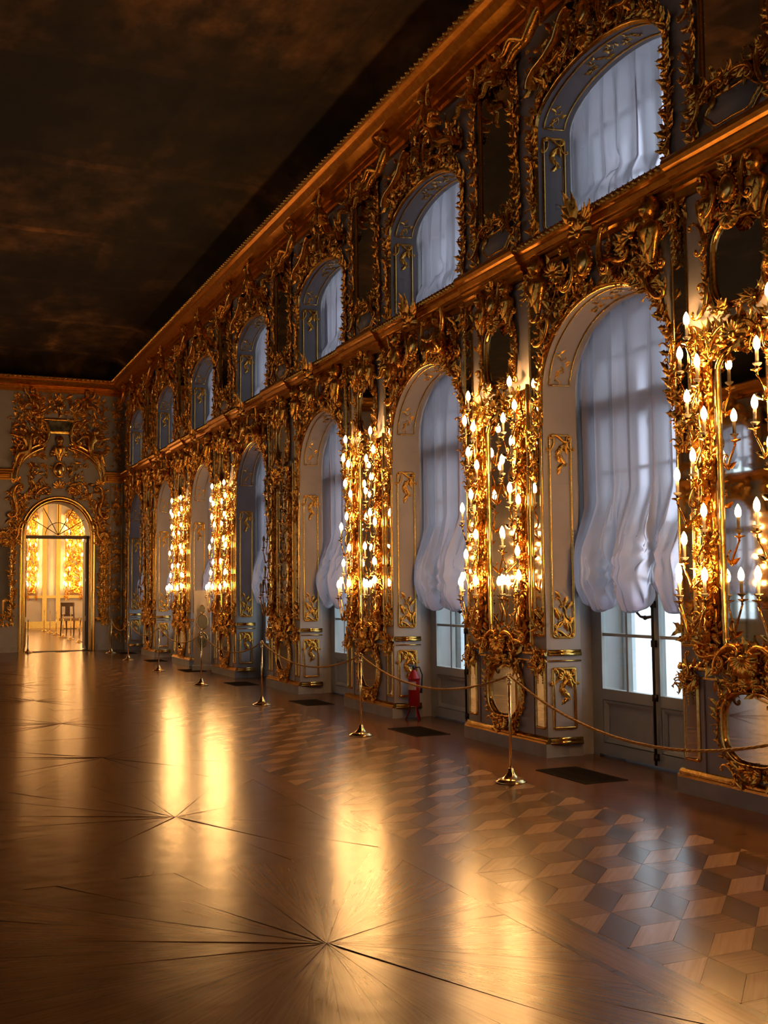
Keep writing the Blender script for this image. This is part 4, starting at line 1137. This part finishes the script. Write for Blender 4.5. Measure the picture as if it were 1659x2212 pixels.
for t in rest: obj('distant_'+PN[t], rest[t].mesh(PN[t], MATS[t], False), floor)['kind'] = 'stuff'
# borders
def strip(x0, x1, mat, name, ln, grain=(0, 1)):
    y = YBACK
    far = MB(); i = 0
    while y < YEND+0.3:
        l = ln*rg.uniform(0.85, 1.15); y2 = min(y+l, YEND+0.3)
        if 1.5 < y < 16:
            m = MB(); board(m, [(x0, y), (x1, y), (x1, y2), (x0, y2)], grain, 0, 0.0011, (rg.uniform(-.0015, .0015), 0)); obj(name, m.mesh(name, mat, False), floor)
        else: board(far, [(x0, y), (x1, y), (x1, y2), (x0, y2)], grain)
        y = y2
    obj('distant_'+name, far.mesh(name, mat, False), floor)['kind'] = 'stuff'
strip(2.73, 2.765, DARKW, 'border_fillet', 2.4); strip(2.765, 2.935, MIDW, 'border_plank', 2.1); strip(2.935, 2.97, DARKW, 'border_fillet', 2.4)
strip(4.72, 4.755, DARKW, 'wall_border_fillet', 2.4); strip(4.755, 4.90, REDW, 'wall_border_plank', 2.1); strip(4.90, 4.93, DARKW, 'wall_border_fillet', 2.4)
for q in range(7): strip(4.93+0.105*q, 4.93+0.105*(q+1), REDW, 'wall_plank', 1.5)
strip(5.665, 6.4, REDW, 'recess_plank', 1.8)
# star panels of radiating boards in the middle of the hall
S = 3.1; NW = 36; RIN = 0.60
near_p = MB(); count = 0
panels = []
for i in range(0, 5):
    for j in range(-4, 10):
        panels.append((1.78-S*i, 4.81+S*j, i))
panels.sort(key=lambda p: math.hypot(p[0]-0.6, p[1]-4.0) if p[1] > 1 else 99)
star_mesh = {}
restA = MB()
def wedge(w, xr):
    a0, a1 = 2*PI*w/NW+0.05, 2*PI*(w+1)/NW+0.05
    box = [(-S/2, -S/2), (xr, -S/2), (xr, S/2), (-S/2, S/2)]
    poly = [(0, 0), (9*math.cos(a0), 9*math.sin(a0)), (9*math.cos(a1), 9*math.sin(a1))]
    for a, b, c in ((-1, 0, S/2), (1, 0, xr), (0, -1, S/2), (0, 1, S/2)): poly = clip(poly, a, b, c)
    am = (a0+a1)/2; g = (math.cos(am), math.sin(am))
    return poly, g
for px, py, i in panels:
    xr = 2.73-px if i == 0 else S/2
    for w in range(NW):
        poly, g = wedge(w, xr)
        inner = clip(poly, g[0], g[1], RIN); outer = clip(poly, -g[0], -g[1], -RIN)
        for nm, pl in (('ray_board', poly),):
            if len(pl) < 3 or abs(area(pl)) < 1e-4: continue
            if py+S/2 > YEND+0.3: pl = clip(pl, 0, 1, YEND+0.3-py)
            if px < XL+2: pass
            if len(pl) < 3: continue
            tl = (rg.uniform(-.0035, .0035), rg.uniform(-.0035, .0035))
            if count < 280:
                key = (i == 0, w, nm)
                if key not in star_mesh or py+S/2 > YEND+0.3:
                    m = MB(); board(m, pl, g, 0, 0.0014, tl); star_mesh[key] = m.mesh(nm, OAK, False)
                obj(nm, star_mesh[key], floor, Matrix.Translation((px, py, 0))); count += 1
            else: board(restA, [(x+px, y+py) for x, y in pl], g, 0, 0.0014, tl)
obj('distant_star_boards', restA.mesh('distant_star_boards', OAK, False), floor)['kind'] = 'stuff'
mb = MB(); board(mb, [(XL-1, YBACK), (1.78-S*4.5, YBACK), (1.78-S*4.5, YEND), (XL-1, YEND)], (0, 1)); obj('side_boards', mb.mesh('side', OAK, False), floor)

# ------------------------------------------------------------------ end wall with the open doorway
XD = 3.79; DH = 0.87; DSP, DRI = 3.20, 0.93
we = structure('wall_end')
mb = MB()
mb.box(XL-1, XD-DH, 0, 1.0, 0, 8.1); mb.box(XD+DH, 6.3, 0, 1.0, 0, 8.1)
n = 24; P = [(XD+DH*math.cos(PI-PI*k/n), DSP+DRI*math.sin(PI*k/n)) for k in range(n+1)]
for y in (0, 1.0): mb.add([(x, y, z) for x, z in P]+[(x, y, 8.1) for x, z in P], [(k, k+1, n+2+k, n+1+k) for k in range(n)])
mb.add([(x, 0, z) for x, z in P]+[(x, 1.0, z) for x, z in P], [(k, k+1, n+2+k, n+1+k) for k in range(n)])
obj('end_masonry', mb.mesh('end_masonry', WHITE, False), we, wall_E(0))
def EW(x=0): return wall_E(x)
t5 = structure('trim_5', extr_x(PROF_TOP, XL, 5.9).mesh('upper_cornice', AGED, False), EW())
for q in range(5): obj('leaf_band', LEAFT, t5, Matrix.Translation((3.6-BAY*q, 0, 0)))
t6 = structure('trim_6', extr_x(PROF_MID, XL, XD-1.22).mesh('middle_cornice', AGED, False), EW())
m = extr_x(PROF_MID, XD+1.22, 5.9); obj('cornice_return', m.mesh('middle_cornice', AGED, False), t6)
m = MB(); m.box(XL, XD-DH-0.2, -0.045, 0, 0, 0.16); m.box(XD+DH+0.2, 5.7, -0.045, 0, 0, 0.16); structure('baseboard_end', m.mesh('bb', STONE, False), EW())
d1 = structure('door_1', None, EW(XD), 'tall arched doorway in a gilt architrave, open to the next room')
ap = arch_path(DH+0.07, 0, DSP, DRI+0.07, 28)
mb = MB(); mb.sweep(ap, [(-0.075, 0), (-0.07, 0.04), (-0.03, 0.06), (-0.01, 0.045), (0.02, 0.075), (0.06, 0.09), (0.09, 0.06), (0.10, 0)], False); obj('architrave', G(mb, 'm', GOLDM), d1)
obj('transom_bar', bars([(-DH, DH, 0.30, 0.42, 3.10, 3.19)], CHAIRW, 'transom'), d1)
mb = MB()
for a in (30, 60, 90, 120, 150): mb.tube([(0, 0.36, 3.19), (0.80*math.cos(R(a)), 0.36, 3.19+0.85*math.sin(R(a)))], 0.010, 5)
mb.tube([(0.34*math.cos(PI*k/14), 0.36, 3.19+0.34*math.sin(PI*k/14)) for k in range(15)], 0.010, 5); obj('fanlight_bars', G(mb, 'm', GOLDM), d1)
def door_leaf(sx):
    mb = MB(); mb.box(-0.025, 0.025, 0.0, 0.62, 0.02, 3.1); me = mb.mesh('leaf', WHITE, False)
    o = obj('door_leaf', me, d1, Matrix.Translation((sx*(DH-0.035), 0.34, 0)))
    m = MB()
    for za, zb in ((0.12, 0.8), (0.95, 1.9), (2.0, 3.0)):
        J = Matrix.Translation((-sx*0.027, 0.31, 0)) @ Matrix.Rotation(-sx*PI/2*1, 4, 'Z')
        m.sweep(rect(-0.24, 0.24, za, zb, 0.03), BEAD, True, J)
    obj('gilt_panel', G(m, 'm', GOLDM), o)
door_leaf(-1); door_leaf(1)
def spec_portal():
    s = Spec('carved_portal_crown', 'carving', (0, 0, 4.2))
    arc = [(1.2*math.cos(PI-PI*k/24), 4.72+0.98*math.sin(PI*k/24)) for k in range(25)]
    for lo, hi in ((0, 10), (14, 25)):
        mb = MB(); mb.sweep(arc[lo:hi], [(-0.13, 0), (-0.12, 0.10), (-0.06, 0.12), (-0.03, 0.09), (0.02, 0.15), (0.07, 0.18), (0.10, 0.10), (0.11, 0)], False); s.part('pediment_moulding', G(mb, 'm', GOLDM))
    for sx in (-1, 1):
        s.part('nymph', NYMPH, T(sx*0.82, -0.2, 5.52, -sx*0.55, 1.25, sx)); s.part('putto', PUTTO, T(sx*0.72, -0.15, 6.78, 0, 1.1, sx))
        mb = MB(); thicket(mb, *sorted((sx*0.35, sx*1.25)), 5.35, 6.45, 190, 0.13, 120+sx, 0.25); thicket(mb, *sorted((sx*0.5, sx*1.2)), 6.45, 7.0, 70, 0.12, 121+sx, 0.25); s.part('side_foliage', G(mb))
        mb = MB(); thicket(mb, *sorted((sx*0.25, sx*0.8)), 4.3, 5.2, 60, 0.13, 122+sx, 0.3); thicket(mb, *sorted((sx*0.98, sx*1.3)), 2.9, 4.5, 90, 0.12, 123+sx, 0.25); s.part('flank_foliage', G(mb))
        mb = MB(); vine(mb, [(sx*1.05, 3.1), (sx*1.12, 3.4), (sx*1.0, 3.9), (sx*0.75, 4.3), (sx*0.4, 4.5)], 125+sx, 0.13, 0.04, 0.02, 0.25, 0.03); s.part('arch_foliage', G(mb))
        s.part('scroll', CSC, T(sx*0.5, -0.08, 4.42, sx*0.9, 1.6, sx)); s.part('scroll', SSC, T(sx*1.05, -0.08, 3.3, 0, 1.7, sx)); s.part('scroll', CSC, T(sx*0.3, -0.1, 6.0, 0, 2.2, -sx))
        s.part('scroll', SSC, T(sx*1.14, -0.08, 4.1, -sx*0.35, 2.6, sx)); s.part('leaf_spray', SPRAY, T(sx*1.12, -0.08, 4.62, 0, 1.4))
    s.part('boss', BOSS, T(0, -0.1, 4.98, 0, 2.0)); s.part('boss_rim', BOSSRIM, T(0, -0.09, 4.98, 0, 2.0)); s.part('shell', SHELL, T(0, -0.1, 5.4, 0, 1.7)); s.part('leaf_spray', SPRAY, T(0, -0.1, 4.5, 0, 1.6)); s.part('bust', BUST, T(0, -0.1, 5.55, 0, 1.5))
    mb = MB(); thicket(mb, -0.7, 0.7, 6.5, 7.05, 110, 0.12, 131, 0.25); s.part('top_foliage', G(mb)); s.part('boss', BOSS, T(0, -0.1, 6.75, 0, 1.3)); s.part('flame_leaf', FLAME, T(0, -0.1, 6.9, 0, 1.2))
    return s
spec_portal().put(EW(XD), 'gilded crown of figures, boss and broken pediment above the open doorway', 'carving')
s = Spec('overdoor_painting', 'painting', (0, 0, 5.95)); o_ = rect(-0.48, 0.48, 6.02, 6.42, 0.08)
mb = MB(); mb.prism(o_, -0.02, 0.0); s.part('canvas', mb.mesh('canvas', CANVAS, False)); s.part('frame_moulding', G(mould(o_, 1.4), 'm', GOLDM))
s.put(EW(XD), 'small dim painting in a gilt frame above the open doorway')
def spec_side_panel(w, mirror):
    s = Spec('carved_side_panel', 'mirror', (0, 0, 0.9))
    o_ = rect(-w, w, 1.0, 3.0, 0.05)
    if mirror: s.part('glass', glass(o_))
    s.part('frame_moulding', G(mould(o_, 1.0), 'm', GOLDM))
    for sx in (-1, 1):
        mb = MB(); vine(mb, [(sx*(w+0.03*math.sin(z*5)), z) for z in [0.9+0.1*i for i in range(23)]], 140+sx, 0.10, 0.03, 0.018, 0.2, 0.03); s.part('leaf_border', G(mb))
    mb = MB(); thicket(mb, -w-0.1, w+0.1, 2.9, 3.3, 60, 0.12, 143, 0.25); s.part('crest_foliage', G(mb)); s.part('shell', SHELL, T(0, -0.06, 3.15, 0, 1.2))
    mb = MB(); thicket(mb, -w-0.05, w+0.05, 0.75, 1.05, 40, 0.1, 144, 0.25); s.part('apron_foliage', G(mb))
    for z in (1.4, 2.0, 2.6): s.part('scroll', CSC, T(w, -0.05, z, 0, 0.9, -1)); s.part('scroll', CSC, T(-w, -0.05, z, 0, 0.9))
    return s
spec_side_panel(0.26, True).put(EW(2.33), 'gilt-framed mirror on the end wall, on the window-less side of the doorway')
def spec_corner_carving():
    s = Spec('corner_foliage_strip', 'carving', (0, 0, 0.2))
    for z0, z1 in ((0.3, 0.9), (1.05, 2.0), (2.1, 3.3), (3.4, 4.6), (5.1, 6.0), (6.1, 7.0)):
        mb = MB(); thicket(mb, -0.10, 0.10, z0, z1, int(70*(z1-z0)), 0.075, int(z0*10), 0.25); s.part('foliage', G(mb)); s.part('shell', SHELL, T(0, -0.05, (z0+z1)/2, 0, 0.9))
    mb = MB(); mb.sweep([(-0.16, 0.2), (-0.16, 4.66)], BEAD, False); mb.sweep([(0.16, 0.2), (0.16, 4.66)], BEAD, False); s.part('edge_bead', G(mb, 'm', GOLDM))
    return s
CC = spec_corner_carving()
CC.put(EW(5.36), 'gilded foliage strip on the end wall in the corner by the windows')
CC.put(wall_R(31.0), 'gilded foliage strip on the window wall in the far corner')
spec_side_panel(0.06, True).put(EW(5.02), 'slim gilt-framed mirror on the end wall between the doorway and the corner')
for x in (-5.0, -7.4):
    spec_side_panel(0.3, True).put(EW(x), 'gilt-framed mirror on the end wall beyond the left edge of the picture', 'end wall mirrors out of the picture')
    for s_ in (-1, 1): SP['cand'][(s_, True)].put(EW(x), 'lit candelabrum on the end wall beyond the left edge, seen in the mirrors', 'end wall candelabra out of the picture')

# ------------------------------------------------------------------ the room beyond the doorway
YN = 52.5
nr = structure('wall_next_room')
mb = MB(); mb.box(-3, 10, YN, YN+0.3, 0, 8); mb.box(1.0, 1.3, YEND+1.0, YN, 0, 8); mb.box(9.7, 10, YEND+1.0, YN, 0, 8); obj('next_room_masonry', mb.mesh('nr', CREAM, False), nr)
mb = MB(); mb.box(1.0, 10, YEND+1.0, YN+0.3, 7.6, 7.8); structure('ceiling_next_room', mb.mesh('nrc', CREAM, False))
fl2 = structure('floor_next_room'); far = MB()
for i in range(52):
    for j in range(9):
        board(far, [(-3+0.25*i, YEND+0.3+2.35*j), (-3+0.25*(i+1), YEND+0.3+2.35*j), (-3+0.25*(i+1), YEND+0.3+2.35*(j+1)), (-3+0.25*i, YEND+0.3+2.35*(j+1))], (0, 1))
obj('next_room_boards', far.mesh('nrb', OAK, False), fl2)['kind'] = 'stuff'
mb = MB(); mb.box(-3, 10, YEND+1.31, YN, -0.3, -0.008); obj('floor_bed', mb.mesh('bed2', GROOVE, False), fl2)
mb = MB()
for z0, z1, d in ((0, 0.25, 0.06), (0.25, 0.3, 0.08), (1.35, 1.42, 0.06), (1.42, 1.48, 0.09), (7.3, 7.6, 0.3)): mb.box(-3, 9.7, YN-d, YN, z0, z1)
t7 = structure('trim_7', mb.mesh('next_room_rails', GOLD, False))
mb = MB()
for x in (4.6, 5.75, 6.35, 7.75, 8.9): mb.box(x-0.10, x+0.10, YN-0.08, YN, 0.3, 7.3)
t8 = structure('trim_8', mb.mesh('next_room_pilasters', GOLD, False))
mb = MB()
for x0, x1 in ((4.75, 5.6), (6.5, 7.6), (7.9, 8.8)):
    for z0, z1 in ((0.42, 1.22), (5.6, 7.1)): mb.sweep(rect(x0, x1, z0, z1, 0.05), [(o*2, d*2) for o, d in BEAD], True, Matrix.Translation((0, YN, 0)))
obj('next_room_panel_frames', G(mb, 'm', GOLDM), t8)
lab = ['far from the jamb', 'above the chair', 'nearest the door jamb']
s = Spec('next_room_wall_carving', 'carving', (0, 0, 1.5))
mb = MB(); mb.sweep(rect(-0.34, 0.34, 1.55, 5.4, 0.1), [(o*2, d*2) for o, d in MOULD]); s.part('frame_moulding', G(mb, 'm', GOLDM))
for q in range(4):
    mb = MB(); thicket(mb, -0.28, 0.28, 1.6+0.95*q, 2.55+0.95*q, 55, 0.19, 151+q, 0.25); s.part('foliage', G(mb))
for x, tx, w_ in zip((5.2, 7.05, 8.35), lab, (0.42, 0.8, 0.42)):
    W = Matrix.Translation((x, YN-0.06, -0.55)) @ Matrix.Diagonal((w_, 1.4, 1.5, 1))
    for s_ in (-1, 1): SP['cand'][(s_, True)].put(W, '%s lit candelabrum of the pair on the next room wall, %s' % ('left-hand' if s_ < 0 else 'right-hand', tx), 'next room candelabra')
    s.put(wall_E(x, YN) @ Matrix.Diagonal((w_*1.3, 1, 1, 1)), 'gilded carving behind next room candles, %s' % tx, 'next room carvings')
for y_ in (38.0, 45.0):  # unseen candelabra added on the side walls to make the next room glow
    for x_, a_ in ((9.64, -90), (1.36, 90)):
        for s_ in (-1, 1): SP['cand'][(s_, True)].put(Matrix.Translation((x_, y_, -0.3)) @ Matrix.Rotation(R(a_), 4, 'Z') @ Matrix.Diagonal((1.3, 1.3, 1.4, 1)), 'lit candelabrum added out of sight to brighten the next room', 'added next room candelabra')
def spec_chair():
    s = Spec('side_chair', 'chair', (0, 0, 0))
    for sx in (-1, 1):
        mb = MB(); mb.tube([(sx*.22, -.22, 0), (sx*.20, -.20, .12), (sx*.23, -.23, .44)], [.016, .02, .028], 7); s.part('leg', mb.mesh('leg', CHAIRW))
        mb = MB(); mb.tube([(sx*.21, .24, 0), (sx*.2, .2, .44), (sx*.19, .26, .98)], [.018, .024, .02], 7); s.part('leg', mb.mesh('leg', CHAIRW))
    mb = MB(); mb.box(-.26, .26, -.26, .24, .42, .50); s.part('seat', mb.mesh('seat', simple('gold_damask', (.35, .2, .07), (.5, .3, .1), .7), False))
    mb = MB(); mb.box(-.21, .21, .21, .25, .86, .98); mb.box(-.21, .21, .20, .24, .56, .62); mb.box(-.07, .07, .21, .24, .6, .9); s.part('backrest', mb.mesh('back', CHAIRW, False))
    mb = MB(); mb.box(-.21, .21, -.01, .01, .16, .19); s.part('stretcher', mb.mesh('st', CHAIRW, False))
    return s
spec_chair().put(Matrix.Translation((5.75, 43.6, 0)) @ Matrix.Rotation(R(150), 4, 'Z') @ Matrix.Scale(1.25, 4), 'dark wooden chair standing behind the rope posts in the next room')

# ------------------------------------------------------------------ rope posts and ropes
def spec_post():
    s = Spec('rope_stanchion', 'stanchion', (0, 0, 0))
    mb = MB(); mb.lathe([(0.128, 0), (0.132, 0.008), (0.126, 0.016), (0.112, 0.020), (0.108, 0.028), (0.095, 0.032), (0.062, 0.045), (0.042, 0.065), (0.030, 0.09), (0.022, 0.115), (0.014, 0.12)], 28); s.part('base', mb.mesh('base', BRASS))
    mb = MB(); mb.lathe([(0.0125, 0.11), (0.0125, 0.83)], 14); s.part('pole', mb.mesh('pole', BRASS))
    mb = MB(); mb.lathe([(0.012, 0.80), (0.019, 0.808), (0.019, 0.822), (0.013, 0.83), (0.02, 0.842), (0.017, 0.855), (0.006, 0.86)], 14)
    fin = mb.mesh('finial', BRASS)
    mb = MB(); mb.tube([(0.021*math.cos(2*PI*k/16), 0, 0.879+0.021*math.sin(2*PI*k/16)) for k in range(17)], 0.006, 6, cap=False); s.part('finial', fin, None, [('ring', mb.mesh('ring', BRASS), Matrix())])
    return s
POST = spec_post()
POSTS = [(4.62, 4.42), (4.62, 8.07), (4.62, 11.36), (4.60, 15.0), (4.64, 18.65), (4.70, 22.4), (4.80, 26.3), (4.95, 29.6)]
PL = ['brass rope post beyond the right edge of the picture', 'nearest brass rope post, before the second mirrored pier', 'second nearest brass rope post, before the third mirrored pier', 'third nearest brass rope post, before the unlit pier',
      'fourth nearest brass rope post, before the white oval-fronted stand', 'fifth nearest brass rope post', 'sixth nearest brass rope post', 'brass rope post close to the end wall by the corner']
for (x, y), l in zip(POSTS, PL): POST.put(Matrix.Translation((x, y, 0)), l, 'brass rope posts')
POST.put(Matrix.Translation((2.98, 30.9, 0)), 'brass rope post at the foot of the doorway jamb', 'brass rope posts')
for i in range(6): POST.put(Matrix.Translation((5.27-0.035*i, 48.0-2.3*i, 0)), '%s rope post from the far wall in the next room' % ORD[i], 'rope posts in the next room')
def rope(a, b, sag, label):
    A_ = Vector((a[0], a[1], 0.872)); B_ = Vector((b[0], b[1], 0.872)); d = (B_-A_).normalized()
    A_ += d*0.02; B_ -= d*0.02
    mb = MB(); N = 44; L_ = (B_-A_).length
    C_ = [A_.lerp(B_, i/N)-Vector((0, 0, sag*4*(i/N)*(1-i/N))) for i in range(N+1)]
    sid = d.cross(Vector((0, 0, 1)))
    for ph in (0, 2*PI/3, 4*PI/3):          # three twisted strands
        M_ = N*5; P = []
        for i in range(M_+1):
            t = i/M_; j = min(N-1, int(t*N)); c = C_[j].lerp(C_[j+1], t*N-j); a_ = ph+t*L_/0.09*2*PI*0.5
            P.append(c+sid*(0.0055*math.cos(a_))+Vector((0, 0, 0.0055*math.sin(a_))))
        mb.tube(P, 0.0062, 5)
    return tag(obj('barrier_rope', mb.mesh('rope', ROPE)), label, 'rope', 'barrier ropes')
RL = ['gold rope sagging from the nearest post out past the right edge', 'gold rope sagging between the nearest and second posts', 'gold rope between the second and third posts', 'gold rope between the third and fourth posts', 'gold rope between the fourth and fifth posts', 'gold rope between the fifth and sixth posts', 'gold rope between the sixth post and the corner post']
for i in range(7): rope(POSTS[i], POSTS[i+1], 0.34 if i == 0 else 0.22, RL[i])

# ------------------------------------------------------------------ floor grates, extinguisher, oval-fronted stand
def spec_grate():
    s = Spec('floor_grate', 'grate', (0, 0, 0))
    mb = MB()
    for b in ((-.21, .21, -.39, -.375), (-.21, .21, .375, .39), (-.21, -.195, -.39, .39), (.195, .21, -.39, .39)): mb.box(*b, 0.0005, .005)
    s.part('rim', mb.mesh('rim', GRATE, False))
    mb = MB(); mb.box(-.2, .2, -.38, .38, 0.0005, .001); s.part('well', mb.mesh('well', PIT, False))
    b_ = MB(); b_.box(-.196, .196, -.004, .004, 0.001, .004); bar = b_.mesh('bar', GRATE, False)
    for i in range(30): s.part('bar', bar, Matrix.Translation((0, -.36+.0248*i, 0)))
    return s
GR = spec_grate()
for k in range(0, 7): GR.put(Matrix.Translation((5.33, win_y(k)+(0.03 if k == 0 else -0.3), 0)), 'dark iron floor grate before the %s window from the right' % ORD[k], 'floor grates')
s = Spec('fire_extinguisher', 'extinguisher', (0, 0, 0))
mb = MB(); mb.lathe([(0.066, 0.17), (0.072, 0.175), (0.072, 0.50), (0.070, 0.52)], 20); body = mb.mesh('body', RED)
mb = MB()
def lab_fn(u, v):
    a = PI*(1.15+0.7*u); return (0.0728*math.cos(a), 0.0728*math.sin(a), 0.37+0.10*v)
mb.grid(lab_fn, 10, 1); s.part('cylinder', body, None, [('paper_label', mb.mesh('lab', PAPER), Matrix())])
mb = MB(); mb.lathe([(0.082, 0.495), (0.084, 0.51), (0.070, 0.525), (0.045, 0.58), (0.02, 0.61), (0.012, 0.615)], 20); s.part('shoulder', mb.mesh('shoulder', RED))
mb = MB(); mb.lathe([(0.018, 0.61), (0.02, 0.65), (0.012, 0.66)], 10); mb.box(-0.012, 0.012, -0.09, 0.02, 0.655, 0.672); s.part('valve', mb.mesh('valve', BLACK))
mb = MB(); mb.tube([(0, .02, .64), (.05, .05, .64), (.095, .05, .55), (.10, .03, .42), (.095, .02, .33)], [.009, .009, .009, .012, .018], 8); s.part('hose', mb.mesh('hose', BLACK))
for a in (200, 340, 90):
    mb = MB(); c, n_ = math.cos(R(a)), math.sin(R(a)); mb.tube([(c*.05, n_*.05, .2), (c*.06, n_*.06, .12), (c*.11, n_*.11, .004)], .011, 7); s.part('stand_leg', mb.mesh('leg', RED))
s.put(Matrix.Translation((5.76, 12.42, 0)) @ Matrix.Rotation(R(-66), 4, 'Z'), 'red fire extinguisher on a splayed stand, in the second window recess')
s = Spec('display_stand', 'stand', (0, 0, 0))
mb = MB(); mb.box(-.17, .17, -.06, .06, 0.10, 1.62); s.part('upright_panel', mb.mesh('panel', WHITE, False))
mb = MB(); mb.box(-.2, .2, -.09, .09, 0, .10); s.part('foot', mb.mesh('foot', STONE, False))
for cz, rx, rz in ((1.24, .065, .085), (0.98, .115, .16), (0.62, .115, .16)):
    mb = MB(); mb.prism(ellipse(rx, rz, 28, 0, cz), -.066, -.055); disc = mb.mesh('oval', VEIN, False)
    mb = MB(); mb.sweep(ellipse(rx, rz, 28, 0, cz), [(-.004, .058), (-.002, .074), (.01, .078), (.016, .07), (.018, .058)]); s.part('oval_inset', disc, None, [('rim', G(mb, 'm', BRASS), Matrix())])
s.put(Matrix.Translation((5.55, 22.2, 0)) @ Matrix.Rotation(R(-18), 4, 'Z'), 'white upright stand with three oval brass-rimmed insets by the fifth window')
